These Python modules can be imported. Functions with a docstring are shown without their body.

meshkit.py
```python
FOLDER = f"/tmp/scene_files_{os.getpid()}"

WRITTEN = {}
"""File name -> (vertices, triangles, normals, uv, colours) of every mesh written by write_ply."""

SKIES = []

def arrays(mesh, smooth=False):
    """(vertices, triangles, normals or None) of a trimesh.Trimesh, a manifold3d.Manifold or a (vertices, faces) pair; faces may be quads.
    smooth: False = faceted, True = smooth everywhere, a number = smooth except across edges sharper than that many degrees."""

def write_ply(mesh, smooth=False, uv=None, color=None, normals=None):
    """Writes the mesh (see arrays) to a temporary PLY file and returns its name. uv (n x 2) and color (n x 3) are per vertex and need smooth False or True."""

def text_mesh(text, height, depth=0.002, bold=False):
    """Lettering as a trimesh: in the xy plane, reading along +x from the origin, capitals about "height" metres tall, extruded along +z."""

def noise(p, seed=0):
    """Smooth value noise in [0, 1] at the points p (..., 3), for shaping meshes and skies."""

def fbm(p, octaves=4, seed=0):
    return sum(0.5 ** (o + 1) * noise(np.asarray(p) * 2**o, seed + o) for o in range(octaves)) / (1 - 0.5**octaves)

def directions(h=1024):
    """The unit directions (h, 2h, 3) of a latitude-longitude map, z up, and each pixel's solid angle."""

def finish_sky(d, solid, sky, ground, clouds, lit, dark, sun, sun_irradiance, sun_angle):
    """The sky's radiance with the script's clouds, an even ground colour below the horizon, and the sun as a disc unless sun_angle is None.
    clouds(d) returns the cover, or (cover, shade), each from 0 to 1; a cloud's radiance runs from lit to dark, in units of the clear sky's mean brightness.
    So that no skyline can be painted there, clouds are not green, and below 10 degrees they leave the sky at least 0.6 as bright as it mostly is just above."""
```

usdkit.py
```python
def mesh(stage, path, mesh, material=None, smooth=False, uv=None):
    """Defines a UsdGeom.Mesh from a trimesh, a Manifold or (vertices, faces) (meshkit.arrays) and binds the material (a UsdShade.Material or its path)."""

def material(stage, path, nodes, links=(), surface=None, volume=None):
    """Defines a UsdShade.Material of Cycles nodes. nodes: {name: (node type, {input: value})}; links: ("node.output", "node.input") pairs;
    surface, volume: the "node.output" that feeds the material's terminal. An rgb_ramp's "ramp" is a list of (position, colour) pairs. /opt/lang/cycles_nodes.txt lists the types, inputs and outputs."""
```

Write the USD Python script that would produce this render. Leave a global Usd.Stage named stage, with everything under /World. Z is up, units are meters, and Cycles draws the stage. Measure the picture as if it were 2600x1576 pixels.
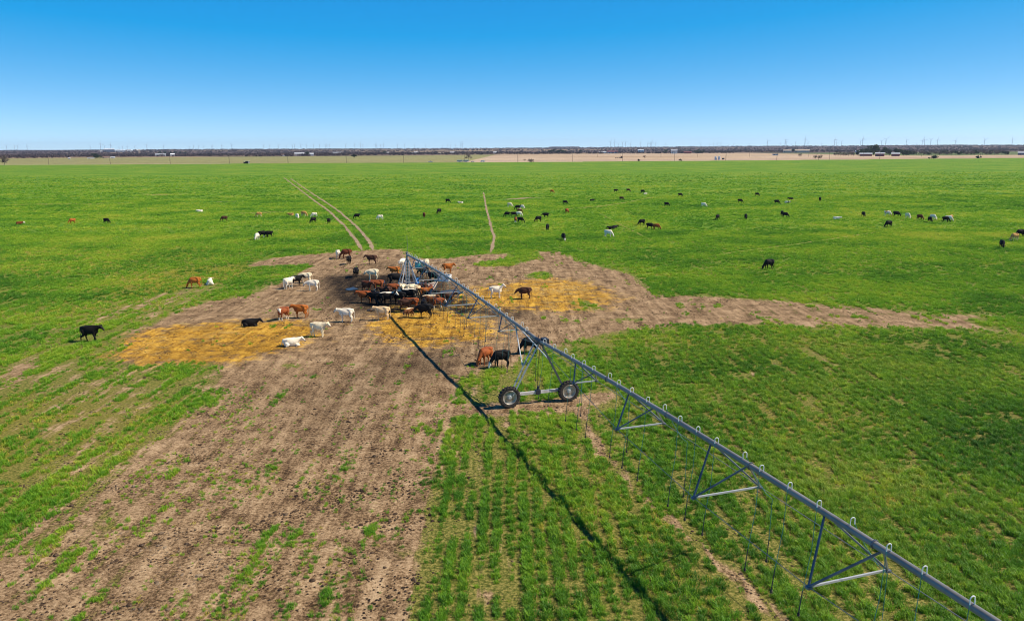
import math, random
import numpy as np, trimesh, shapely, usdkit, meshkit
import manifold3d as m3
from scipy import ndimage
from shapely.geometry import Polygon, LineString, Point
from pxr import Usd, UsdGeom, UsdLux, UsdShade, Gf, Sdf, Vt

stage = Usd.Stage.CreateInMemory()
UsdGeom.SetStageUpAxis(stage, 'Z')
UsdGeom.SetStageMetersPerUnit(stage, 1.0)
UsdGeom.Xform.Define(stage, '/World')
UsdGeom.Scope.Define(stage, '/World/Looks')
stage.SetDefaultPrim(stage.GetPrimAtPath('/World'))

# ------------------------------------------------------------------ camera, sky, sun, exposure
FOCAL, CAM_H = 2000.0, 15.3                 # focal length in photograph pixels (2600 wide), metres above the field
PITCH = math.atan((788 - 379) / FOCAL)
ROLL = math.radians(0.28)
EXPOSURE = 0.5
cam = UsdGeom.Camera.Define(stage, '/World/camera')
cam.CreateHorizontalApertureAttr(36.0)
cam.CreateVerticalApertureAttr(36.0 * 620 / 1024)
cam.CreateFocalLengthAttr(36.0 * FOCAL / 2600)
cam.CreateClippingRangeAttr(Gf.Vec2f(0.5, 60000.0))
cam.CreateExposureAttr(EXPOSURE)
ct = cam.AddTransformOp()
fwd = np.array([0, math.cos(PITCH), -math.sin(PITCH)]); up0 = np.array([0, math.sin(PITCH), math.cos(PITCH)]); rt0 = np.array([1.0, 0, 0])
rt = math.cos(ROLL) * rt0 - math.sin(ROLL) * up0
up = math.sin(ROLL) * rt0 + math.cos(ROLL) * up0
ct.Set(Gf.Matrix4d(*rt, 0, *up, 0, *(-fwd), 0, 0, 0, CAM_H, 1))

SUN_EL, SUN_AZ = math.radians(45.5), math.radians(91.0)    # azimuth clockwise from the view direction (+y)
SKY_STRENGTH, SUN_POWER = 0.12, 1.25
HAZE = 3.2e-5
sky = UsdLux.DomeLight.Define(stage, '/World/sky')
usdkit.material(stage, '/World/Looks/sky_air', {
    'sky': ('sky_texture', {'sky_type': 'single_scattering', 'sun_disc': False, 'sun_elevation': SUN_EL, 'sun_rotation': SUN_AZ,
                            'altitude': 300.0, 'air_density': 0.25, 'aerosol_density': 0.0, 'ozone_density': 3.0}),
    'sep': ('separate_color', {'color_type': 'rgb'}), 'com': ('combine_color', {'color_type': 'rgb'}),
    'r': ('math', {'math_type': 'multiply_add', 'value2': 1.50, 'value3': -1.18}), 'rm': ('math', {'math_type': 'maximum', 'value2': 0.06}),
    'g': ('math', {'math_type': 'multiply_add', 'value2': 0.98, 'value3': 0.68}), 'b': ('math', {'math_type': 'multiply_add', 'value2': 0.46, 'value3': 3.45}),
    'f': ('math', {'math_type': 'divide', 'value2': 1.85, 'use_clamp': True}), 'deep': ('mix', {'mix_type': 'multiply', 'fac': 1.0}),      # overhead the sky darkens on as the air thins
    'bg': ('background_shader', {'strength': SKY_STRENGTH})},
    [('sky.color', 'sep.color'), ('sep.r', 'r.value1'), ('r.value', 'rm.value1'), ('sep.g', 'g.value1'), ('sep.b', 'b.value1'), ('rm.value', 'com.r'), ('g.value', 'com.g'), ('b.value', 'com.b'), ('sep.b', 'f.value1'), ('com.color', 'deep.color1'), ('f.value', 'deep.color2'), ('deep.color', 'bg.color')], surface='bg.background')
UsdShade.MaterialBindingAPI.Apply(sky.GetPrim()).Bind(UsdShade.Material.Get(stage, '/World/Looks/sky_air'))
sun = UsdLux.DistantLight.Define(stage, '/World/sun')
sun.CreateNormalizeAttr(True); sun.CreateIntensityAttr(SUN_POWER); sun.CreateAngleAttr(0.53)
sun.CreateColorAttr(Gf.Vec3f(1.0, 0.92, 0.79))
to_sun = np.array([math.sin(SUN_AZ) * math.cos(SUN_EL), math.cos(SUN_AZ) * math.cos(SUN_EL), math.sin(SUN_EL)])
sx = np.cross([0, 0, 1.0], to_sun); sx /= np.linalg.norm(sx); sy = np.cross(to_sun, sx)
sun.AddTransformOp().Set(Gf.Matrix4d(*sx, 0, *sy, 0, *to_sun, 0, 0, 0, 0, 1))

# ------------------------------------------------------------------ helpers
def prop(prim, **kw):
    for k, v in kw.items():
        if v: prim.SetCustomDataByKey(k, v)
prop(sky.GetPrim(), kind='structure', label='deep blue cloudless sky paling towards the horizon', category='sky')

_used = {}
def numbered(parent, name):
    key = (parent, name); k = _used.get(key, -1) + 1; _used[key] = k
    return f'{parent}/{name}' if k == 0 else f'{parent}/{name}_{k:03d}'

def path_of(p):
    return '/World' if p is None else (p if isinstance(p, str) else str(p.GetPath()))

def thing(name, label, cat, loc=(0, 0, 0), rz=0.0, group=None, kind=None, scale=None):
    x = UsdGeom.Xform.Define(stage, numbered('/World', name))
    x.AddTranslateOp().Set(Gf.Vec3d(*map(float, loc)))
    if rz: x.AddRotateZOp().Set(float(rz))
    if scale: x.AddScaleOp().Set(Gf.Vec3f(*([scale] * 3)))
    prop(x.GetPrim(), label=label, category=cat, group=group, kind=kind)
    return x.GetPrim()

def sub(name, parent, loc=None, label=None):
    x = UsdGeom.Xform.Define(stage, numbered(path_of(parent), name))
    if loc is not None: x.AddTranslateOp().Set(Gf.Vec3d(*map(float, loc)))
    prop(x.GetPrim(), label=label)
    return x.GetPrim()

def obj(name, mesh, mat, parent=None, smooth=False, **kw):
    m = usdkit.mesh(stage, numbered(path_of(parent), name), mesh, f'/World/Looks/{mat}', smooth=smooth)
    prop(m.GetPrim(), **kw)
    return m.GetPrim()

def copy_of(src, name, label, cat, loc, rz=0.0, group=None, scale=None):
    t = thing(name, label, cat, loc, rz, group, scale=scale)
    t.GetReferences().AddInternalReference(Sdf.Path(src)); t.SetInstanceable(True)
    return t

def primvar(prim, name, values, color=False):
    UsdGeom.PrimvarsAPI(prim).CreatePrimvar(name, Sdf.ValueTypeNames.Color3fArray if color else Sdf.ValueTypeNames.FloatArray, 'vertex').Set(
        Vt.Vec3fArray.FromNumpy(np.asarray(values, np.float32)) if color else Vt.FloatArray.FromNumpy(np.asarray(values, np.float32)))

K = 2600 / 2464.0
def G(px, py, z=0.0, wide=2600):
    """The point of the level field (height z) that the photograph shows at a pixel."""
    px, py = np.asarray(px, float) * 2600 / wide - 1300, np.asarray(py, float) * 2600 / wide - 788
    cr, sr = math.cos(ROLL), math.sin(ROLL)
    x, y = (px * cr - py * sr) / FOCAL, (px * sr + py * cr) / FOCAL
    c, s = math.cos(PITCH), math.sin(PITCH)
    dy, dz = c - y * s, -s - y * c
    t = (z - CAM_H) / dz
    return np.stack([x * t, dy * t], -1)

def D(pts): return G(*np.array(pts, float).T, wide=2464)

def box(cx, cy, cz, sx_, sy_, sz_, rz=0.0):
    b = trimesh.creation.box([sx_, sy_, sz_])
    if rz: b.apply_transform(trimesh.transformations.rotation_matrix(rz, [0, 0, 1]))
    b.apply_translation([cx, cy, cz]); return b

def tube(pts, r, n=8, caps=True):
    """A round bar or pipe along pts; r one radius or one per point."""
    P = np.asarray(pts, float); r = np.broadcast_to(np.asarray(r, float), len(P))
    t = np.gradient(P, axis=0); t /= np.linalg.norm(t, axis=1, keepdims=True) + 1e-12
    ref = np.array([0, 0, 1.0]) if abs(t[0][2]) < 0.9 else np.array([1.0, 0, 0])
    a = np.cross(t[0], ref); a /= np.linalg.norm(a); V = []
    for i in range(len(P)):
        a = a - t[i] * (a @ t[i]); a /= np.linalg.norm(a) + 1e-12; b = np.cross(t[i], a)
        th = np.arange(n) * 2 * math.pi / n
        V.append(P[i] + r[i] * (np.cos(th)[:, None] * a + np.sin(th)[:, None] * b))
    V = np.vstack(V); F = []
    for i in range(len(P) - 1):
        for k in range(n):
            p, q = i * n + k, i * n + (k + 1) % n
            F += [[p, q, q + n], [p, q + n, p + n]]
    if caps:
        V = np.vstack([V, P[0], P[-1]]); e = len(V)
        for k in range(n):
            F += [[e - 2, (k + 1) % n, k], [e - 1, (len(P) - 1) * n + k, (len(P) - 1) * n + (k + 1) % n]]
    return trimesh.Trimesh(V, np.array(F)[:, ::-1], process=False)

def bar(a, b, w, h=None):
    """A square-section bar from a to b."""
    a, b = np.asarray(a, float), np.asarray(b, float); h = h or w
    L = np.linalg.norm(b - a); m = trimesh.creation.box([w, h, L])
    m.apply_transform(trimesh.geometry.align_vectors([0, 0, 1], (b - a) / L)); m.apply_translation((a + b) / 2); return m

cat = trimesh.util.concatenate

def mat(name, col, rough=0.6, metal=0.0, var=0.25, scale=6.0, bump=0.0, spec=0.4, dark=None, detail=6, space='object'):
    """A plain paint, metal or earth whose colour wanders with noise between col and dark."""
    dark = dark or tuple(c * (1 - var) for c in col)
    n = {'tc': ('texture_coordinate', {}), 'geo': ('geometry', {}), 'n': ('noise_texture', {'scale': scale, 'detail': detail, 'roughness': 0.6}),
         'r': ('rgb_ramp', {'ramp': [(0.3, dark), (0.62, col)]}),
         'p': ('principled_bsdf', {'roughness': rough, 'metallic': metal, 'specular_ior_level': spec})}
    l = [('tc.object' if space == 'object' else 'geo.position', 'n.vector'), ('n.fac', 'r.fac'), ('r.color', 'p.base_color')]
    if bump:
        n['b'] = ('bump', {'strength': 0.6, 'distance': bump}); l += [('n.fac', 'b.height'), ('b.normal', 'p.normal')]
    return usdkit.material(stage, f'/World/Looks/{name}', n, l, surface='p.BSDF')

# ------------------------------------------------------------------ the ground: where grass, dirt, straw and mud lie (metres, world)
RES = 0.3
X0, X1, Y0, Y1 = -170.0, 190.0, 10.0, 340.0
gx, gy = np.arange(X0, X1, RES), np.arange(Y0, Y1, RES)
RX, RY = np.meshgrid(gx, gy)

def region(pts, soft=1.0, image=True):
    pg = shapely.make_valid(Polygon(D(pts) if image else pts))
    m = np.zeros(RX.shape)
    b = pg.bounds
    ix = slice(max(0, int((b[0] - X0) / RES) - 1), int((b[2] - X0) / RES) + 2); iy = slice(max(0, int((b[1] - Y0) / RES) - 1), int((b[3] - Y0) / RES) + 2)
    m[iy, ix] = shapely.contains_xy(pg, RX[iy, ix], RY[iy, ix])
    return ndimage.gaussian_filter(m, soft / RES)

def stroke(pts, width, soft=0.4, image=True):
    return region(np.array(LineString(D(pts) if image else pts).buffer(width / 2).exterior.coords), soft, image=False)

def blob(cx, cy, rx, ry, soft=2.0):
    """An oval patch: centre and half sizes in the photograph."""
    th = np.linspace(0, 2 * math.pi, 40)[:-1]
    rnd = 1 + 0.10 * np.sin(3 * th + cx) + 0.07 * np.sin(5 * th + cy)
    return region(np.stack([cx + rx * rnd * np.cos(th), cy + ry * rnd * np.sin(th)], 1), soft)

PIVOT = np.array([-11.33, 84.75])
AZ = 0.324
U = np.array([math.sin(AZ), -math.cos(AZ)])         # along the machine, away from its pivot
N_ = np.array([math.cos(AZ), math.sin(AZ)])         # across it
SPAN = 40.6

M_dirt = region([(590,640),(650,622),(740,612),(830,606),(880,602),(960,598),(1000,622),(1080,622),(1150,612),(1225,610),(1215,622),(1135,634),(1160,642),(1230,640),(1290,622),(1300,604),(1345,604),(1370,620),(1440,640),(1520,660),(1555,690),(1570,708),(1700,712),(1850,722),(2000,732),(2150,742),(2300,757),(2400,765),(2420,795),(2250,792),(2050,786),(1850,782),(1650,782),(1540,792),(1450,802),(1400,815),(1330,830),(1260,835),(1210,870),(1130,885),(1100,905),(1090,930),(1088,1010),(1065,1130),(1035,1300),(1000,1494),(985,1600),(-200,1600),(-200,1380),(0,1290),(150,1220),(290,1140),(400,1060),(470,990),(520,930),(545,880),(500,866),(400,870),(320,872),(280,850),(300,815),(380,780),(450,745),(530,722),(620,705),(660,690),(700,670),(760,640),(690,636),(640,642)], 0.9)
M_dirt *= 1 - 0.26 * region([(1560,690),(2500,690),(2500,810),(1560,800)], 6.0) - 0.28 * region([(2150,720),(2600,720),(2600,820),(2150,820)], 6.0)
M_dirt -= 0.85 * blob(1298, 664, 38, 9, 0.8)
M_dirt -= 0.33 * region([(640,1210),(760,1180),(880,1290),(850,1400),(830,1600),(330,1600),(430,1494),(560,1300)], 2.5)
M_dirt -= 0.33 * region([(-200,1330),(200,1250),(420,1300),(300,1600),(-200,1600)], 2.0)
M_dirt -= 0.33 * region([(420,1060),(560,900),(640,930),(520,1150),(300,1290),(120,1350),(0,1330)], 1.5)
M_dirt += 0.42 * region([(0,880),(280,860),(545,880),(520,930),(400,1060),(150,1220),(0,1290)], 1.5)
M_dirt += 0.45 * region([(620,660),(540,690),(430,735),(350,760),(200,790),(60,810),(200,760),(330,715),(480,680)], 1.0)
M_dirt += 0.55 * stroke([(160, 795), (90, 850), (0, 930)], 1.6, 0.8)
M_dirt += 0.35 * region([(300,815),(380,780),(450,745),(530,722),(480,720),(380,750),(230,800),(180,840)], 1.0)
M_dirt += 0.30 * region([(760,640),(700,670),(660,690),(620,705),(560,712),(620,675),(690,645)], 1.0)
M_dirt += 0.36 * region([(1090,880),(1235,840),(1420,815),(1460,830),(1300,870),(1250,960),(1120,970),(1090,930)], 1.2)
M_dirt *= 1 - 0.97 * region([(1084,1000),(1215,1020),(1600,1494),(1660,1620),(960,1620),(1000,1494),(1033,1300),(1063,1130)], 0.25)
M_dirt += 0.10 * region([(1090,1000),(1215,1020),(1570,1494),(1640,1600),(985,1600),(1035,1300)], 0.6)
th = np.linspace(-0.20, 0.115, 40)
M_dirt += 0.95 * stroke([PIVOT + SPAN * (U * math.cos(t) + N_ * math.sin(t)) for t in th], 1.3, 0.5, image=False)
M_dirt += 0.55 * region([(1140,970),(1200,985),(1330,968),(1470,950),(1480,972),(1330,1010),(1180,1020)], 0.6)
M_dirt += 0.85 * stroke([(1400,985),(1420,1045),(1500,1140),(1600,1240),(1700,1330),(1800,1420),(1900,1510),(1960,1570)], 0.6, 0.25)
M_dirt += 0.6 * stroke([(1215,1020),(1300,1055),(1400,1085),(1440,1100)], 0.5, 0.2)
M_dirt += 0.7 * stroke([(1085,1010),(1110,1130),(1150,1300),(1180,1494)], 0.35, 0.2)
M_dirt += 0.5 * stroke([(1130,1000),(1160,1120),(1205,1300),(1250,1520)], 0.3, 0.2)
M_dirt += 0.8 * stroke([(1800,905),(1850,880),(1940,838),(1990,870),(2050,890)], 0.35, 0.2)
M_dirt += 0.5 * blob(2010, 1085, 70, 7, 0.4) + 0.45 * blob(2160, 1215, 60, 14, 0.6) + 0.4 * blob(2280, 1290, 50, 16, 0.5)
M_dirt += 0.6 * blob(2380, 775, 70, 22, 1.0) - 1.0 * blob(2390, 776, 62, 14, 0.6)
for k_, (lx, ly) in enumerate([(1380,772),(1420,742),(1510,770),(1395,728),(880,1275),(990,1330),(938,1290),(700,880),(860,880),(770,905),(1010,1230)]):
    M_dirt -= 0.5 * blob(lx, ly, 30 + 9 * (k_ % 3), 6 + 2 * (k_ % 2), 0.3)
M_dirt = np.clip(M_dirt, 0, 1.15)
M_straw = np.clip(1.05 * region([(280,835),(320,805),(420,785),(560,775),(700,772),(760,790),(720,825),(640,850),(540,872),(430,878),(330,872),(285,858)], 1.4)
                  + 0.95 * blob(1050, 795, 135, 36, 1.7) + 1.0 * blob(1300, 712, 172, 36, 2.0) + 0.6 * blob(1000, 770, 100, 30, 1.5), 0, 1)
for cx_, cy_, rx_, ry_ in ((500, 828, 150, 27), (1070, 798, 70, 20), (1330, 722, 80, 18)): M_straw -= 0.20 * blob(cx_, cy_, rx_, ry_, 1.2)
M_straw = np.clip(M_straw, 0, 1)
M_yellow = np.clip(0.38 * blob(230, 640, 420, 50, 4.0) + 0.35 * blob(120, 1080, 260, 110, 2.0) + 0.3 * blob(1750, 820, 330, 30, 3.0) + 0.9 * region([(250,700),(360,660),(520,640),(640,630),(560,670),(420,700),(300,720)], 1.4) + 0.55 * blob(300, 745, 260, 20, 2.0)
                   + 0.5 * blob(2150, 1215, 70, 24, 0.5) + 0.55 * blob(2280, 1292, 60, 22, 0.5) + 0.4 * blob(1900, 1010, 160, 40, 1.5) + 0.5 * blob(200, 1000, 260, 60, 2.0)
                   + 0.4 * region([(1215,1040),(1400,1100),(1960,1600),(1640,1600)], 1.5), 0, 1)
M_sprig = np.clip(region([(560,1160),(760,1100),(900,1200),(960,1330),(880,1600),(330,1600),(430,1430)], 1.5) + 0.7 * region([(-200,1300),(150,1240),(380,1330),(420,1480),(300,1600),(-200,1600)], 1.5) + 0.55 * region([(330,1120),(480,980),(600,920),(640,1000),(500,1200),(300,1330),(120,1350)], 1.2) + 0.25 * region([(850,900),(1080,930),(1040,1250),(900,1150)], 2.0), 0, 1)
M_mud = np.clip(0.5 * blob(500, 828, 150, 27, 1.2) + 0.5 * blob(1070, 798, 70, 20, 1.0) + 0.45 * blob(1330, 722, 80, 18, 1.0) + 1.15 * blob(920, 692, 152, 36, 1.5) + 0.5 * blob(870, 735, 110, 26, 1.5) + 0.9 * blob(1010, 735, 110, 30, 1.5) + 0.6 * blob(1100, 730, 60, 18, 1.2) + 0.7 * blob(1180, 752, 130, 16, 1.4)
                + 0.4 * blob(930, 640, 60, 10, 1.0) + 0.45 * blob(800, 1040, 90, 50, 2.0) + 0.45 * blob(970, 890, 120, 40, 1.8) + 0.3 * blob(760, 950, 140, 50, 2.0) + 0.4 * blob(1060, 860, 60, 40, 1.5), 0, 1)

def at(M, x, y, outside=0.0):
    return ndimage.map_coordinates(M, [(np.asarray(y) - Y0) / RES, (np.asarray(x) - X0) / RES], order=1, mode='constant', cval=outside)

def edge_y(x):        # the far edge of the green field
    return np.interp(x, [-3000, -603, 1, 330, 717, 3000], [905, 945, 963, 1010, 1121, 1900])

def height(x, y):
    """Level field, ground rising gently to low hills several kilometres off."""
    r = np.hypot(x, y)
    s = np.clip((r - 3200) / 4500, 0, 1); s = s * s * (3 - 2 * s)
    w = 1 + 0.16 * np.sin(x / 1900 + 1.0) + 0.12 * np.sin(x / 830 + y / 1500)
    return 24.0 * s * w * np.where(y > 0, 1, 0.5)

def axis(lo, hi, fine_lo, fine_hi, step, grow):
    a = list(np.arange(fine_lo, fine_hi, step)); s = step; v = a[-1]
    while v < hi: s *= grow; v += s; a.append(v)
    s, v = step, a[0]; b = []
    while v > lo: s *= grow; v -= s; b.append(v)
    return np.array(b[::-1] + a)
ax = axis(-21000, 21000, -44, 62, 0.36, 1.045)
ay = axis(-3000, 20000, 19, 104, 0.36, 1.026)
VX, VY = np.meshgrid(ax, ay)
vx, vy = VX.ravel(), VY.ravel()
vd, vs, vyl, vm = (at(M, vx, vy) for M in (M_dirt, M_straw, M_yellow, M_mud))
P3 = np.stack([vx, vy, 0 * vx], 1)
micro = (meshkit.fbm(P3 * 0.9, 3, 5) - 0.5) * 0.10
near = np.clip((400 - np.hypot(vx, vy)) / 200, 0, 1)
vz = height(vx, vy) + micro * near * (0.5 + 0.7 * np.clip(vd, 0, 1))
far = (vy > edge_y(vx)).astype(float)
# farmland beyond the field, each crop with its own soil or straw colour
tone = np.tile(np.array([0.24, 0.22, 0.085]), (len(vx), 1))
fl = meshkit.fbm(P3 / 260.0, 3, 9)
tone += (fl - 0.5)[:, None] * np.array([0.05, 0.04, 0.02])
beyond = vy - edge_y(vx)
rightf = (vx > -58 + 0.01 * beyond)
tan = np.array([0.44, 0.315, 0.20])
tone[rightf] = tan + (fl[rightf] - 0.5)[:, None] * 0.10
band = rightf & (np.sin(beyond / 75.0 + 0.5 * np.sin(vx / 300)) > 0.55)
tone[band] *= 0.86
road = (beyond > 0) & (beyond < 9); tone[road] = (0.40, 0.31, 0.19)
green2 = (vx > 760) & (beyond > 330); tone[green2] = (0.11, 0.135, 0.045)
scrub_edge = lambda x: np.interp(x, [-2500, -1200, -700, 0, 700, 2500], [1500, 1790, 2010, 2340, 2500, 2600])
scrub_mask = vy > scrub_edge(vx) + 40 * np.sin(vx / 240.0)
tone[scrub_mask] = np.array([0.085, 0.055, 0.045])
pale = scrub_mask & (meshkit.fbm(P3 / np.array([1400.0, 420.0, 1]), 2, 21) > 0.66); tone[pale] = (0.24, 0.165, 0.09)
ncol, nrow = len(ax), len(ay)
ii = np.arange(nrow * ncol).reshape(nrow, ncol)
quads = np.stack([ii[:-1, :-1], ii[:-1, 1:], ii[1:, 1:], ii[1:, :-1]], -1).reshape(-1, 4)
n = {'g': ('geometry', {}),
     'dirt': ('attribute', {'attribute': 'dirt'}), 'straw': ('attribute', {'attribute': 'straw'}), 'yel': ('attribute', {'attribute': 'yellow'}), 'mud': ('attribute', {'attribute': 'mud'}),
     'far': ('attribute', {'attribute': 'far'}), 'tone': ('attribute', {'attribute': 'tone'}),
     'rowm': ('mapping', {'scale': (1.0, 0.10, 1.0)}), 'rown': ('noise_texture', {'scale': 1.7, 'detail': 5, 'roughness': 0.65}),
     'n1': ('noise_texture', {'scale': 0.75, 'detail': 9, 'roughness': 0.72}), 'n2': ('noise_texture', {'scale': 7.0, 'detail': 6, 'roughness': 0.7}),
     'n3': ('noise_texture', {'scale': 0.045, 'detail': 4, 'roughness': 0.6}), 'widem': ('mapping', {'scale': (0.55, 1.0, 1.0)}), 'n4': ('noise_texture', {'scale': 0.030, 'detail': 8, 'roughness': 0.68}),
     'mix1': ('mix_float', {'fac': 0.6}), 'a1': ('math', {'math_type': 'multiply_add', 'value2': 2.2, 'value3': -1.1}), 'a2': ('math', {'math_type': 'add'}),
     'cov': ('map_range', {'range_type': 'smoothstep', 'from_min': 0.38, 'from_max': 0.62, 'to_min': 0.0, 'to_max': 1.0, 'clamp': True}),
     'dirtc': ('rgb_ramp', {'ramp': [(0.42, (0.036, 0.020, 0.010)), (0.465, (0.125, 0.074, 0.036)), (0.510, (0.275, 0.174, 0.090)), (0.575, (0.46, 0.315, 0.175))]}),
     'dirtn': ('mix_float', {'fac': 0.5}),
     'mudc': ('rgb_ramp', {'ramp': [(0.44, (0.007, 0.005, 0.004)), (0.51, (0.022, 0.015, 0.009)), (0.59, (0.14, 0.09, 0.045))]}),
     'mudf': ('math', {'math_type': 'multiply_add', 'value2': 4.0, 'value3': -1.45}), 'mudg': ('math', {'math_type': 'add', 'use_clamp': True}), 'mudh': ('math', {'math_type': 'multiply', 'use_clamp': True}), 'dm': ('mix', {}),
     'strawc': ('rgb_ramp', {'ramp': [(0.43, (0.050, 0.022, 0.006)), (0.475, (0.22, 0.100, 0.012)), (0.515, (0.50, 0.255, 0.022)), (0.575, (0.72, 0.44, 0.07))]}),
     'sf1': ('math', {'math_type': 'multiply_add', 'value2': 4.6, 'value3': -2.22}), 'sf2': ('math', {'math_type': 'add'}), 'sf': ('map_range', {'range_type': 'smoothstep', 'from_min': 0.30, 'from_max': 0.85, 'to_min': 0.0, 'to_max': 0.95, 'clamp': True}), 'sg': ('math', {'math_type': 'multiply', 'value2': 3.0, 'use_clamp': True}), 'sh': ('math', {'math_type': 'multiply', 'use_clamp': True}), 'ds': ('mix', {}),
     'greenc': ('rgb_ramp', {'ramp': [(0.40, (0.045, 0.135, 0.009)), (0.46, (0.080, 0.185, 0.011)), (0.52, (0.135, 0.225, 0.014)), (0.60, (0.24, 0.26, 0.03))]}),
     'lush': ('attribute', {'attribute': 'lush'}), 'soilg': ('rgb_ramp', {'ramp': [(0.42, (0.055, 0.065, 0.012)), (0.5, (0.13, 0.135, 0.024)), (0.58, (0.30, 0.235, 0.07))]}), 'gl': ('mix', {}),
     'n5': ('noise_texture', {'scale': 26.0, 'detail': 3, 'roughness': 0.6}), 'n6': ('noise_texture', {'scale': 0.16, 'detail': 4, 'roughness': 0.6}), 'dn2': ('mix_float', {'fac': 0.42}), 'dn3': ('mix_float', {'fac': 0.28}),
     'gn': ('mix_float', {'fac': 0.5}), 'gn2': ('mix_float', {'fac': 0.5}),
     'yc': ('color', {'value': (0.21, 0.165, 0.028)}), 'yf': ('math', {'math_type': 'multiply', 'use_clamp': True}), 'gy': ('mix', {}),
     'near': ('mix', {}), 'farn': ('rgb_ramp', {'ramp': [(0.3, (0.78, 0.78, 0.78)), (0.7, (1.18, 1.18, 1.18))]}), 'fart': ('mix', {'mix_type': 'multiply', 'fac': 1.0}), 'all': ('mix', {}),
     'bh': ('math', {'math_type': 'multiply_add', 'value2': 0.35}), 'b': ('bump', {'strength': 0.85, 'distance': 0.16}),
     'p': ('principled_bsdf', {'roughness': 0.95, 'specular_ior_level': 0.08})}
l = [('g.position', 'rowm.vector'), ('rowm.vector', 'rown.vector'), ('g.position', 'n1.vector'), ('g.position', 'n2.vector'), ('g.position', 'n3.vector'), ('g.position', 'widem.vector'), ('widem.vector', 'n4.vector'),
     ('n1.fac', 'mix1.a'), ('rown.fac', 'mix1.b'), ('mix1.result', 'a1.value1'), ('a1.value', 'a2.value1'), ('dirt.fac', 'a2.value2'), ('a2.value', 'cov.value'),
     ('g.position', 'n5.vector'), ('g.position', 'n6.vector'), ('n1.fac', 'dn2.a'), ('rown.fac', 'dn2.b'), ('n2.fac', 'dn3.a'), ('n5.fac', 'dn3.b'), ('dn2.result', 'dirtn.a'), ('dn3.result', 'dirtn.b'), ('dirtn.result', 'dirtc.fac'), ('dirtn.result', 'mudc.fac'),
     ('n1.fac', 'mudf.value1'), ('mudf.value', 'mudg.value1'), ('mud.fac', 'mudg.value2'), ('mudg.value', 'mudh.value1'), ('mud.fac', 'mudh.value2'), ('mudh.value', 'dm.fac'), ('dirtc.color', 'dm.color1'), ('mudc.color', 'dm.color2'),
     ('dirtn.result', 'strawc.fac'), ('n1.fac', 'sf1.value1'), ('sf1.value', 'sf2.value1'), ('straw.fac', 'sf2.value2'), ('sf2.value', 'sf.value'), ('straw.fac', 'sg.value1'), ('sf.result', 'sh.value1'), ('sg.value', 'sh.value2'), ('sh.value', 'ds.fac'), ('dm.color', 'ds.color1'), ('strawc.color', 'ds.color2'),
     ('n3.fac', 'gn.a'), ('n4.fac', 'gn.b'), ('gn.result', 'gn2.a'), ('n1.fac', 'gn2.b'), ('gn2.result', 'greenc.fac'),
     ('yel.fac', 'yf.value1'), ('rown.fac', 'yf.value2'), ('yf.value', 'gy.fac'), ('dn3.result', 'soilg.fac'), ('lush.fac', 'gl.fac'), ('soilg.color', 'gl.color1'), ('greenc.color', 'gl.color2'), ('gl.color', 'gy.color1'), ('yc.color', 'gy.color2'),
     ('cov.result', 'near.fac'), ('gy.color', 'near.color1'), ('ds.color', 'near.color2'),
     ('n3.fac', 'farn.fac'), ('tone.color', 'fart.color1'), ('farn.color', 'fart.color2'), ('far.fac', 'all.fac'), ('near.color', 'all.color1'), ('fart.color', 'all.color2'), ('all.color', 'p.base_color'),
     ('n2.fac', 'bh.value1'), ('n1.fac', 'bh.value3'), ('bh.value', 'b.height'), ('b.normal', 'p.normal')]
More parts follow.
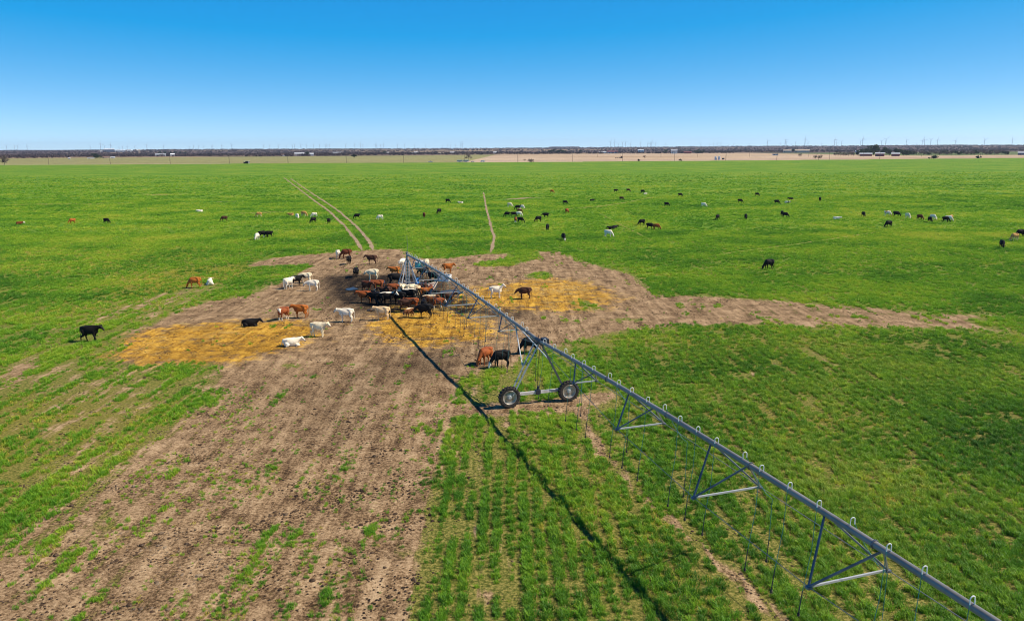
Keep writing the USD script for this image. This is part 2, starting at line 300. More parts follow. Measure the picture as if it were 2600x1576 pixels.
usdkit.material(stage, '/World/Looks/field_ground', n, l, surface='p.BSDF')
ground = obj('ground', (np.stack([vx, vy, vz], 1), quads), 'field_ground', smooth=True, kind='structure', label='green wheat pasture with a wide trampled bare dirt patch', category='ground')
for nm_, v_ in (('dirt', vd), ('straw', vs), ('yellow', vyl), ('mud', vm), ('far', far), ('lush', np.clip((vy - 45) / 130, 0.0, 1))): primvar(ground, nm_, v_)
primvar(ground, 'tone', tone, color=True)

# ------------------------------------------------------------------ grass, straw and clods (uncountable: instancers of kind stuff)
rng = np.random.default_rng(7)

def blades(count, spread, hmin, hmax, width, lean, seed, flat=False):
    r = np.random.default_rng(seed); V, F = [], []
    for _ in range(count):
        a, d = r.uniform(0, 2 * math.pi), spread * math.sqrt(r.uniform())
        c = np.array([d * math.cos(a), d * math.sin(a), -0.01])
        h, az_, ln = r.uniform(hmin, hmax), r.uniform(0, 2 * math.pi), r.uniform(0.3, 1.0) * lean
        dirv = np.array([math.cos(az_), math.sin(az_), 0]); side = np.array([-math.sin(az_), math.cos(az_), 0]) * width * r.uniform(0.7, 1.2) / 2
        p1 = c + dirv * ln * h * 0.35 + [0, 0, h * 0.6]; p2 = c + dirv * ln * h + [0, 0, h * (1 - 0.25 * ln)]
        k = len(V); V += [c - side, c + side, p1 - side * 0.8, p1 + side * 0.8, p2]
        F += [[k, k + 1, k + 3], [k, k + 3, k + 2], [k + 2, k + 3, k + 4]]
    return trimesh.Trimesh(np.array(V), np.array(F), process=False)

def blade_mat(name, ramp, trans=0.35, big=0.09):
    """Leaf colour varies from plant to plant and over the field."""
    usdkit.material(stage, f'/World/Looks/{name}', {
        'g': ('geometry', {}), 'o': ('object_info', {}), 'n': ('noise_texture', {'scale': big, 'detail': 4}), 'm0': ('mix_float', {'fac': 0.5}), 'n2': ('noise_texture', {'scale': 0.017, 'detail': 6, 'roughness': 0.62}), 'st': ('map_range', {'from_min': 0.3, 'from_max': 0.7, 'to_min': 0.0, 'to_max': 1.0}), 'm': ('mix_float', {'fac': 0.74}),
        'r': ('rgb_ramp', {'ramp': ramp}), 'd': ('diffuse_bsdf', {}), 't': ('translucent_bsdf', {}), 'mx': ('mix_closure', {'fac': trans}),
        'gl': ('glossy_bsdf', {'roughness': 0.45, 'color': (0.6, 0.6, 0.6)}), 'mg': ('mix_closure', {'fac': 0.025})},
        [('g.position', 'n.vector'), ('o.random', 'm.a'), ('g.position', 'n2.vector'), ('n.fac', 'm0.a'), ('n2.fac', 'm0.b'), ('m0.result', 'st.value'), ('st.result', 'm.b'), ('m.result', 'r.fac'), ('r.color', 'd.color'), ('r.color', 't.color'), ('d.BSDF', 'mx.closure1'), ('t.BSDF', 'mx.closure2'),
         ('mx.closure', 'mg.closure1'), ('gl.BSDF', 'mg.closure2')], surface='mg.closure')
blade_mat('wheat_leaf', [(0.22, (0.062, 0.190, 0.015)), (0.42, (0.150, 0.345, 0.020)), (0.58, (0.285, 0.455, 0.025)), (0.78, (0.50, 0.53, 0.055))], trans=0.42)
blade_mat('lush_leaf', [(0.22, (0.036, 0.118, 0.012)), (0.42, (0.088, 0.225, 0.016)), (0.60, (0.19, 0.335, 0.024)), (0.80, (0.40, 0.46, 0.07))])
blade_mat('yellow_leaf', [(0.2, (0.26, 0.36, 0.025)), (0.5, (0.48, 0.44, 0.05)), (0.8, (0.66, 0.47, 0.11))])
blade_mat('straw_stalk', [(0.2, (0.28, 0.14, 0.02)), (0.5, (0.52, 0.31, 0.06)), (0.8, (0.76, 0.58, 0.24))], trans=0.15)
blade_mat('clod_soil', [(0.25, (0.030, 0.018, 0.010)), (0.55, (0.075, 0.045, 0.025)), (0.80, (0.40, 0.29, 0.18))], trans=0.0)

def clod(seed, flat):
    r = np.random.default_rng(seed)
    m = trimesh.creation.icosphere(1); m.vertices *= (1 + 0.35 * (r.random((len(m.vertices), 1)) - 0.5)); m.vertices *= [1, r.uniform(0.7, 1.0), flat]
    return m

def instancer(name, protos, mats, pts, scale, idx, label, category, flat=False, zoff=0.0):
    pi = UsdGeom.PointInstancer.Define(stage, f'/World/{name}')
    prop(pi.GetPrim(), kind='stuff', label=label, category=category)
    for k, (m, mt) in enumerate(zip(protos, mats)):
        usdkit.mesh(stage, f'/World/{name}/kinds/{name}_{k:03d}', m, f'/World/Looks/{mt}')
        pi.CreatePrototypesRel().AddTarget(f'/World/{name}/kinds/{name}_{k:03d}')
    nn = len(pts); a = rng.uniform(0, math.pi, nn)
    q = np.zeros((nn, 4)); q[:, 0] = np.cos(a); q[:, 3] = np.sin(a)
    z = height(pts[:, 0], pts[:, 1]) + zoff
    pi.CreatePositionsAttr(Vt.Vec3fArray.FromNumpy(np.column_stack([pts, z]).astype(np.float32)))
    pi.CreateProtoIndicesAttr(Vt.IntArray.FromNumpy(np.asarray(idx, np.int32)))
    pi.CreateOrientationsAttr(Vt.QuathArray([Gf.Quath(float(w_), 0, 0, float(z_)) for w_, z_ in zip(q[:, 0], q[:, 3])]))
    pi.CreateScalesAttr(Vt.Vec3fArray.FromNumpy(np.column_stack([scale, scale, np.minimum(scale, 0.75 + 0.25 * np.asarray(scale))]).astype(np.float32) if flat else np.repeat(np.asarray(scale, np.float32)[:, None], 3, 1)))
    return pi

def scatter(y0, y1, per_m2, margin=6.0):
    """Random points on the field in the wedge the camera can see from here or from a few steps aside."""
    w0, w1 = 0.70 * y0 + margin, 0.70 * y1 + margin
    nn = int((y1 - y0) * 2 * w1 * per_m2)
    p = np.column_stack([rng.uniform(-w1, w1, nn), rng.uniform(y0, y1, nn)])
    return p[np.abs(p[:, 0]) < 0.70 * p[:, 1] + margin]

def bare(p):
    """How bare the soil is at points p, with the same ragged edges the ground's material draws."""
    q3 = np.column_stack([p, np.zeros(len(p))])
    nz = meshkit.fbm(q3 * 0.75, 4, 3) * 0.4 + meshkit.fbm(q3 * np.array([1.7, 0.17, 1]), 3, 4) * 0.6
    return at(M_dirt, p[:, 0], p[:, 1]) + (nz - 0.5) * 2.2

STRIP = Polygon(D([(1086,1000),(1215,1020),(1600,1494),(1660,1620),(960,1620),(1000,1494),(1035,1300),(1065,1130)]))
strip = lambda p: shapely.contains_xy(STRIP, p[:, 0], p[:, 1])          # here the drilled rows stand out, with soil between them
TRACKS = [('wheel_rut', [(683,428),(694,436),(730,463),(752,480),(790,507),(830,545),(850,570),(866,590),(872,606)], 0.6, 'left bare wheel rut of the two-track lane leading off to the far left', 0.25, 'track_soil'),
 ('wheel_rut', [(699,430),(708,436),(748,464),(778,483),(815,508),(857,545),(880,570),(893,588),(897,606)], 0.6, 'right bare wheel rut of the two-track lane leading off to the far left', 0.25, 'track_soil'),
 ('cattle_trail', [(1163,462),(1170,500),(1179,535),(1184,556),(1190,570),(1186,585),(1180,612)], 0.5, 'narrow winding dirt cattle trail running straight away behind the water trough', 0.25, 'track_soil'),
 ('grass_trail', [(1705,617),(1790,604),(1920,588),(2030,571),(2120,557)], 0.6, 'straw coloured line worn through the grass at the far right', 0.25, 'worn_grass'),
 ('grass_trail', [(1330,507),(1450,496),(1510,487),(1580,473)], 1.0, 'faint tan line in the grass among the grazing cattle right of centre', 0.25, 'worn_grass'),
 ('grass_trail', [(1440,512),(1500,545),(1560,575),(1580,586)], 0.3, 'thin worn line crossing the grass beside the white grazing cow', 0.25, 'worn_grass'),
 ('bare_patch', [(1210,481),(1250,478),(1310,476)], 5.5, 'bare pinkish patch of soil lying across the distant pasture', 0.5, 'track_soil'),
 ('bare_patch', [(505,487),(540,485),(575,485)], 3.0, 'thin bare soil streak far out in the left pasture', 0.5, 'track_soil'),
 ('bare_patch', [(340,468),(390,469),(440,467)], 4.0, 'pale thin grass streak further out in the left pasture', 0.6, 'worn_grass'),
 ('bare_patch', [(0,493),(120,492),(240,490),(350,488)], 2.2, 'long pale streak of thin grass at the far left', 0.6, 'worn_grass'),
 ('bare_patch', [(700,510),(640,512),(560,514)], 2.5, 'pale thin strip of grass crossing the two-track lane', 0.6, 'worn_grass')]
allp = []
for y0_, y1_, dens, sc in ((19, 34, 44, 0.86), (34, 60, 30, 0.95), (60, 95, 12.0, 1.2), (95, 150, 4.6, 1.6), (150, 260, 1.5, 2.1), (260, 520, 0.42, 3.0)):
    p = scatter(y0_, y1_, dens)
    row = np.round(p[:, 0] / 0.58) * 0.58 + 0.10 * np.sin(p[:, 1] / 7.0)
    p[:, 0] = np.where(p[:, 1] < 60, row + rng.normal(0, 1.0, len(p)) * np.where(strip(p), 0.085, 0.14), p[:, 0])
    b = bare(p)
    q3 = np.column_stack([p, np.zeros(len(p))])
    thin = meshkit.fbm(q3 * np.array([2.6, 0.30, 1.0]), 3, 11)          # gaps that run along the drilled rows
    keep = (rng.random(len(p)) < np.clip((0.62 - b) / 0.34, 0.008, 1)) & ((thin > 0.43 - 0.12 * strip(p) - 0.10 * np.clip((p[:, 0] - 13 + 0.34 * (p[:, 1] - 20)) / 6, 0, 1) + 0.07 * rng.normal(size=len(p))) | (p[:, 1] > 90))
    rid = np.round((p[:, 0] - 0.10 * np.sin(p[:, 1] / 7.0)) / 0.58); weak = np.mod(np.sin(rid * 12.9898) * 43758.5453, 1.0)
    keep &= ~strip(p) | (rng.random(len(p)) < 0.7 + 0.5 * weak)
    keep &= rng.random(len(p)) < np.clip((520 - p[:, 1]) / 330, 0, 1)
    p, b = p[keep], b[keep]
    allp.append(np.column_stack([p, np.clip(1.0 - 0.75 * np.clip(b, 0, 1), 0.30, 1) * sc * rng.uniform(0.5, 1.3, len(p)), at(M_yellow, p[:, 0], p[:, 1])]))
p = scatter(20, 62, 30)
p[:, 0] = np.round(p[:, 0] / 0.5) * 0.5 + rng.normal(0, 0.11, len(p))
rn = meshkit.fbm(np.column_stack([p * [2.2, 0.16], np.zeros(len(p))]), 3, 17); pn = meshkit.fbm(np.column_stack([p * 0.22, np.zeros(len(p))]), 3, 18)
keep = rng.random(len(p)) < at(M_sprig, p[:, 0], p[:, 1]) * np.clip((rn - 0.38) / 0.18, 0, 1) * np.clip((pn - 0.28) / 0.3, 0, 1)
p = p[keep]; allp.append(np.column_stack([p, rng.uniform(0.25, 0.58, len(p)), np.full(len(p), 0.4)]))      # thin sprigs coming up in rows on the bare soil
gp = np.vstack(allp)
for _, pts_, w_, _, _, mt_ in TRACKS:
    pg_ = LineString(D(pts_)).buffer(w_ * 0.5 + (0.2 if mt_ == 'track_soil' else 0.0)); shapely.prepare(pg_); gp = gp[~shapely.contains_xy(pg_, gp[:, 0], gp[:, 1])]
nk = 5
protos = [blades(38, 0.17, 0.13, 0.30, 0.022, 0.85, s) for s in range(nk)] + [blades(26, 0.20, 0.08, 0.20, 0.022, 1.0, 50 + s) for s in range(2)] + [blades(40, 0.17, 0.12, 0.28, 0.022, 0.9, 80 + s) for s in range(4)]
gi = rng.integers(0, nk, len(gp))
lush = np.clip(0.8 * at(region([(1385,835),(1600,795),(2500,800),(2700,1700),(1640,1700),(1400,960)], 3.0), gp[:, 0], gp[:, 1]) + 0.55 * at(region([(1086,1000),(1215,1020),(1640,1620),(960,1620),(1000,1494)], 2.0), gp[:, 0], gp[:, 1]), 0, 1)
lu = rng.random(len(gp)) < lush; gi[lu] = nk + 2 + rng.integers(0, 4, lu.sum())
yl = rng.random(len(gp)) < 0.75 * gp[:, 3] * (0.4 + meshkit.noise(np.column_stack([gp[:, :2] * 0.8, np.zeros(len(gp))]), 31)) + 0.035
gi[yl] = nk + rng.integers(0, 2, yl.sum())
instancer('grass', protos, ['wheat_leaf'] * nk + ['yellow_leaf'] * 2 + ['lush_leaf'] * 4, gp[:, :2], gp[:, 2], gi, 'short green winter wheat growing in rows over the pasture', 'grass', flat=True)

p = np.vstack([scatter(24, 60, 9.0), scatter(60, 105, 6.5)])
sv = at(M_straw, p[:, 0], p[:, 1]) + (meshkit.fbm(np.column_stack([p * 0.75, np.zeros(len(p))]), 3, 3) - 0.5) * 2.4
p = p[rng.random(len(p)) < np.clip((sv - 0.25) / 0.6, 0.0, 1) * np.clip(3 * at(M_straw, p[:, 0], p[:, 1]), 0, 1)]
def wisps(seed):
    m = blades(22, 0.26, 0.05, 0.24, 0.016, 2.6, seed); m.vertices[:, 2] = np.abs(m.vertices[:, 2]) * 0.38; return m
instancer('straw', [wisps(70 + s) for s in range(4)], ['straw_stalk'] * 4, p, rng.uniform(0.7, 1.4, len(p)), rng.integers(0, 4, len(p)), 'golden straw and hay litter strewn over the bare dirt', 'straw')

p = np.vstack([scatter(19, 45, 34.0), scatter(45, 110, 9.0)])
keep = rng.random(len(p)) < np.clip((bare(p) - 0.3) / 0.5, 0, 1) * (0.12 + 0.88 * np.clip((meshkit.fbm(np.column_stack([p * [0.5, 0.22], np.zeros(len(p))]), 4, 40) - 0.40) / 0.22, 0, 1))
p = p[keep]
instancer('clods', [clod(s, f) for s, f in ((1, 0.55), (2, 0.6), (3, 0.35), (4, 0.3))], ['clod_soil'] * 4, p, np.where(rng.random(len(p)) < 0.05, rng.uniform(0.06, 0.11, len(p)), rng.uniform(0.015, 0.055, len(p))), rng.integers(0, 4, len(p)),
          'clods of soil and dry dung scattered over the trampled dirt', 'clods')
print('instances', len(gp))

# ------------------------------------------------------------------ bare tracks through the far grass
def track(name, pts, width, label, image=True, seed=0, wob=0.25, mt='track_soil'):
    ls = LineString(D(pts) if image else pts); L = ls.length; nn = max(8, int(L / 1.5))
    c = np.array([ls.interpolate(t * L / (nn - 1)).coords[0] for t in range(nn)])
    c = ndimage.gaussian_filter1d(c, 2.0, axis=0, mode='nearest')
    t = np.gradient(c, axis=0); t /= np.linalg.norm(t, axis=1, keepdims=True); s = np.stack([-t[:, 1], t[:, 0]], 1)
    r = np.random.default_rng(seed)
    wl_ = width / 2 * (1 + wob * ndimage.gaussian_filter1d(r.normal(size=nn), 1.0) * 1.6); wr_ = width / 2 * (1 + wob * ndimage.gaussian_filter1d(r.normal(size=nn), 1.0) * 1.6)
    end = np.clip(np.minimum(np.arange(nn), np.arange(nn)[::-1]) / 4.0, 0.15, 1)
    V = np.vstack([c + s * (wl_ * end)[:, None], c - s * (wr_ * end)[:, None]])
    V = np.column_stack([V, np.full(len(V), 0.06)]); i = np.arange(nn - 1)
    F = np.stack([i, i + nn, i + nn + 1, i + 1], 1)
    return obj(name, (V, F), mt, kind='structure', label=label, category='track')
mat('track_soil', (0.36, 0.255, 0.16), 0.95, 0, scale=0.9, dark=(0.20, 0.15, 0.085), space='world', spec=0.05)
mat('worn_grass', (0.30, 0.27, 0.07), 0.95, 0, scale=0.7, dark=(0.20, 0.19, 0.04), space='world', spec=0.05)
for k_, (nm_, pts_, w_, lab_, wob_, mt_) in enumerate(TRACKS): track(nm_, pts_, w_, lab_, seed=k_ + 1, wob=wob_, mt=mt_)

# ------------------------------------------------------------------ cattle: one continuous body per animal, posed as seen
def ball(p, r, sy=0.86):
    return m3.Manifold.sphere(1.0, 10).scale([r, r * sy, r]).translate(list(map(float, p)))

def limb(parts):
    return [m3.Manifold.batch_hull([ball(*a), ball(*b)]) for a, b in zip(parts[:-1], parts[1:])]

def cow_body(pose):
    """An animal at 1.2 m withers, facing +x, hooves on z = 0. Returns the mesh with masks for face, top line, underside and lower legs."""
    pc, dz = [], 0.0
    lying = pose.startswith('lie')
    if lying: dz = -0.56
    T = lambda x, y, z: (x, y, z + dz)
    # trunk: rump, hooks, barrel, shoulder, brisket, withers
    pc += limb([(T(-0.63, 0, 0.95), 0.21), (T(-0.42, 0, 0.92), 0.265), (T(-0.08, 0, 0.86), 0.325), (T(0.22, 0, 0.87), 0.315), (T(0.47, 0, 0.92), 0.255)])
    pc += limb([(T(0.30, 0, 0.80), 0.28), (T(0.58, 0, 0.74), 0.17)])
    pc.append(m3.Manifold.batch_hull([ball(T(-0.70, y, 1.04), 0.085) for y in (-0.10, 0.10)] + [ball(T(-0.36, y, 1.08), 0.085) for y in (-0.19, 0.19)] + [ball(T(-0.1, 0, 1.12), 0.07), ball(T(0.36, 0, 1.14), 0.08), ball(T(-0.76, 0, 1.08), 0.05), ball(T(-0.5, 0, 0.8), 0.2)]))
    # head and neck
    yaw = {'headleft': 0.9, 'headright': -0.9}.get(pose.split('_')[-1], 0.0)
    if pose.startswith('graze'): nk, poll, muz = T(0.78, 0, 0.66), T(1.00, 0, 0.40), T(1.12, 0, 0.085)
    elif pose.startswith('low'): nk, poll, muz = T(0.84, 0, 0.92), T(1.05, 0, 0.86), T(1.27, 0, 0.60)
    elif pose.startswith('up'): nk, poll, muz = T(0.76, 0, 1.14), T(0.94, 0, 1.33), T(1.24, 0, 1.10)
    else: nk, poll, muz = T(0.80, 0, 1.06), T(1.02, 0, 1.13), T(1.30, 0, 0.88)
    c, s = math.cos(yaw), math.sin(yaw)
    def hy(p):
        x, y = p[0] - 0.62, p[1]; return (0.62 + x * c - y * s, x * s + y * c, p[2])
    nk, poll, muz = hy(nk), hy(poll), hy(muz)
    pc += limb([(T(0.45, 0, 0.96), 0.235), (nk, 0.155), (poll, 0.115)])
    pc += limb([(T(0.55, 0, 0.78), 0.15), (nk, 0.13)])
    d = np.array(muz) - np.array(poll); d /= np.linalg.norm(d); side = np.cross([0, 0, 1.0], d); side /= np.linalg.norm(side); upv = np.cross(d, side)
    P = np.array(poll)
    eye = [P + d * 0.11 + side * k * 0.075 + upv * 0.03 for k in (-1, 1)]
    pc.append(m3.Manifold.batch_hull([ball(P, 0.105, 1)] + [ball(e, 0.045, 1) for e in eye] + [ball(P + d * 0.24, 0.075, 1), ball(P + d * 0.1 - upv * 0.10, 0.06, 1)]))
    pc.append(m3.Manifold.batch_hull([ball(P + d * 0.2, 0.08, 1), ball(np.array(muz), 0.068, 1.05), ball(np.array(muz) - upv * 0.03 - d * 0.03, 0.055, 1)]))
    for k in (-1, 1):
        e0 = P + side * k * 0.09 + upv * 0.03 - d * 0.02; e1 = e0 + side * k * 0.11 - d * 0.02; e2 = e0 + side * k * 0.19 - upv * 0.02
        pc += limb([(e0, 0.03, 1), (e1, 0.045, 1), (e2, 0.018, 1)])
    # legs
    if lying:
        for k, (fx, fy) in ((-1, (0.74, -0.16)), (1, (0.60, 0.20))):
            pc += limb([(T(0.46, k * 0.15, 0.70), 0.13), ((0.52, k * 0.20, 0.10), 0.08), ((fx, fy, 0.07), 0.06), ((fx - 0.30, fy + k * 0.07, 0.05), 0.042)])
        pc += limb([(T(-0.50, 0.14, 0.78), 0.20), ((-0.28, 0.28, 0.20), 0.13), ((-0.52, 0.36, 0.08), 0.07), ((-0.16, 0.40, 0.05), 0.045)])
        pc += limb([(T(-0.50, -0.14, 0.78), 0.20), ((-0.30, -0.26, 0.16), 0.12), ((-0.50, -0.32, 0.07), 0.06)])
        pc += limb([(T(-0.78, 0.02, 1.02), 0.03), ((-0.88, 0.10, 0.16), 0.028), ((-0.84, 0.24, 0.05), 0.04)])
    else:
        stride = {'walk': 0.17}.get(pose.split('_')[0], 0.035)
        for k, f in ((-1, 1), (1, -1)):
            o = f * stride
            pc += limb([(T(0.44, k * 0.13, 0.76), 0.15), ((0.42, k * 0.155, 0.55), 0.088), ((0.44 + o * 0.7, k * 0.15, 0.31), 0.052), ((0.43 + o, k * 0.15, 0.11), 0.037), ((0.455 + o, k * 0.15, 0.05), 0.05)])
            o = -f * stride
            pc += limb([(T(-0.50, k * 0.13, 0.84), 0.20), ((-0.40, k * 0.165, 0.58), 0.125), ((-0.60 + o * 0.7, k * 0.155, 0.37), 0.056), ((-0.56 + o, k * 0.15, 0.12), 0.039), ((-0.53 + o, k * 0.15, 0.05), 0.05)])
        pc += limb([(T(-0.79, 0, 1.08), 0.035), (T(-0.86, 0.0, 0.86), 0.024), (T(-0.84, 0.03, 0.52), 0.020), (T(-0.85, 0.03, 0.40), 0.04), (T(-0.85, 0.03, 0.27), 0.02)])
    m = m3.Manifold.batch_boolean(pc, m3.OpType.Add).refine_to_length(0.095)
    q = m.to_mesh(); tm = trimesh.Trimesh(q.vert_properties[:, :3], q.tri_verts, process=True)
    trimesh.smoothing.filter_taubin(tm, iterations=6)
    v = np.array(tm.vertices); v[:, 2] = np.maximum(v[:, 2] - (0 if lying else 0.0), 0.0); tm.vertices = v
    hd = (v - P) @ d
    face = np.clip((hd + 0.06) / 0.06, 0, 1) * (np.linalg.norm(v - (P + d * 0.18), axis=1) < 0.30)
    mz = np.clip(((v - np.array(muz)) @ d + 0.10) / 0.08, 0, 1) * (np.linalg.norm(v - np.array(muz), axis=1) < 0.17)
    top = np.clip((v[:, 2] - (1.10 + dz)) / 0.04, 0, 1) * (np.abs(v[:, 1]) < 0.16) * (v[:, 0] < 0.75)
    und = np.clip(((0.66 + dz) - v[:, 2]) / 0.10, 0, 1) * (np.abs(v[:, 0]) < 0.65) if not lying else np.clip((0.14 - v[:, 2]) / 0.1, 0, 1)
    low = np.clip((0.30 - v[:, 2]) / 0.06, 0, 1) if not lying else np.zeros(len(v))
    tm.vertices = v * [0.86, 1.14, 1.08]
    return tm, dict(face=face, muzzle=mz, topline=top, under=und, lower=low)

def coat(name, col, second=None, zones=(), dark=None, patch=0.0, nose=(0.05, 0.035, 0.03), rough=0.7):
    """Hide: base colour with soft blotches of dirt, a second colour on the named zones, and optional large patches."""
    dark = dark or tuple(c * 0.62 for c in col)
    n = {'tc': ('texture_coordinate', {}), 'n': ('noise_texture', {'scale': 5.0, 'detail': 5, 'roughness': 0.6}), 'r': ('rgb_ramp', {'ramp': [(0.36, dark), (0.58, col)]}),
         'mz': ('attribute', {'attribute': 'muzzle'}), 'mn': ('mix', {'color2': nose}), 'p': ('principled_bsdf', {'roughness': rough, 'specular_ior_level': 0.16})}
    l = [('tc.object', 'n.vector'), ('n.fac', 'r.fac')]; last = 'r.color'
    if patch:
        n['pn'] = ('noise_texture', {'scale': 1.7, 'detail': 2, 'roughness': 0.5}); n['pr'] = ('map_range', {'range_type': 'smoothstep', 'from_min': patch - 0.015, 'from_max': patch + 0.015, 'to_min': 0.0, 'to_max': 1.0, 'clamp': True}); n['pm'] = ('mix', {'color2': second})
        l += [('tc.object', 'pn.vector'), ('pn.fac', 'pr.value'), ('pr.result', 'pm.fac'), (last, 'pm.color1')]; last = 'pm.color'
    for z in zones:
        n['a' + z] = ('attribute', {'attribute': z}); n['m' + z] = ('mix', {'color2': second})
        l += [(f'a{z}.fac', f'm{z}.fac'), (last, f'm{z}.color1')]; last = f'm{z}.color'
    l += [('mz.fac', 'mn.fac'), (last, 'mn.color1'), ('mn.color', 'p.base_color')]
    usdkit.material(stage, f'/World/Looks/{name}', n, l, surface='p.BSDF')
WH = (0.78, 0.68, 0.52)
COATS = {'black': ('black', dict(col=(0.0075, 0.006, 0.0055))), 'bwf': ('black white-faced', dict(col=(0.0075, 0.006, 0.0055), second=WH, zones=('face',), nose=(0.5, 0.36, 0.30))),
         'btop': ('black white-backed', dict(col=(0.009, 0.007, 0.006), second=WH, zones=('topline', 'face'))),
         'brown': ('dark brown', dict(col=(0.085, 0.034, 0.018), dark=(0.03, 0.014, 0.009))), 'dred': ('dark red', dict(col=(0.16, 0.042, 0.016), dark=(0.07, 0.018, 0.009))),
         'red': ('red', dict(col=(0.33, 0.085, 0.020), dark=(0.20, 0.045, 0.012))), 'rwf': ('red white-faced', dict(col=(0.27, 0.070, 0.020), second=WH, zones=('face', 'lower'), nose=(0.5, 0.34, 0.28))),
         'orange': ('orange red', dict(col=(0.46, 0.14, 0.022), dark=(0.27, 0.072, 0.015))), 'gold': ('golden tan', dict(col=(0.56, 0.29, 0.085), dark=(0.36, 0.16, 0.045), second=(0.66, 0.5, 0.30), zones=('under', 'lower'))),
         'tan': ('pale tan', dict(col=(0.70, 0.51, 0.29), dark=(0.55, 0.36, 0.18), nose=(0.25, 0.12, 0.07))), 'cream': ('cream', dict(col=(0.78, 0.66, 0.44), dark=(0.64, 0.50, 0.30), nose=(0.35, 0.22, 0.15))),
         'white': ('white', dict(col=WH, dark=(0.66, 0.56, 0.42), nose=(0.16, 0.10, 0.08))), 'wred': ('white and tan', dict(col=WH, dark=(0.66, 0.58, 0.46), second=(0.45, 0.20, 0.07), patch=0.54)),
         'wblk': ('white and black', dict(col=WH, dark=(0.68, 0.6, 0.5), second=(0.03, 0.022, 0.02), patch=0.55)), 'rcream': ('brown cream-backed', dict(col=(0.20, 0.075, 0.025), dark=(0.09, 0.035, 0.014), second=(0.74, 0.58, 0.36), zones=('topline',)))}
for k_, (_, kw_) in COATS.items(): coat('hide_' + k_, **kw_)
POSES = {'g': ('graze', 'grazing head down'), 'u': ('up', 'standing head up'), 'l': ('level', 'standing'), 'o': ('low', 'standing head lowered'), 'd': ('lie', 'lying down'), 'w': ('walk', 'walking'),
         'L': ('level_headleft', 'standing head turned'), 'R': ('level_headright', 'standing head turned')}
_bodies, _kinds = {}, {}
stage.CreateClassPrim('/cow_kinds')
def cow_kind(pose, ck):
    if (pose, ck) not in _kinds:
        if pose not in _bodies: _bodies[pose] = cow_body(POSES[pose][0])
        tm, masks = _bodies[pose]
        pth = f'/cow_kinds/{COATS[ck][0].replace(" ", "_").replace("-", "_")}_{POSES[pose][0]}'
        UsdGeom.Xform.Define(stage, pth)
        b = usdkit.mesh(stage, pth + '/body', tm, f'/World/Looks/hide_{ck}', smooth=True)
        for z, v in masks.items(): primvar(b.GetPrim(), z, v)
        _kinds[(pose, ck)] = pth
    return _kinds[(pose, ck)]

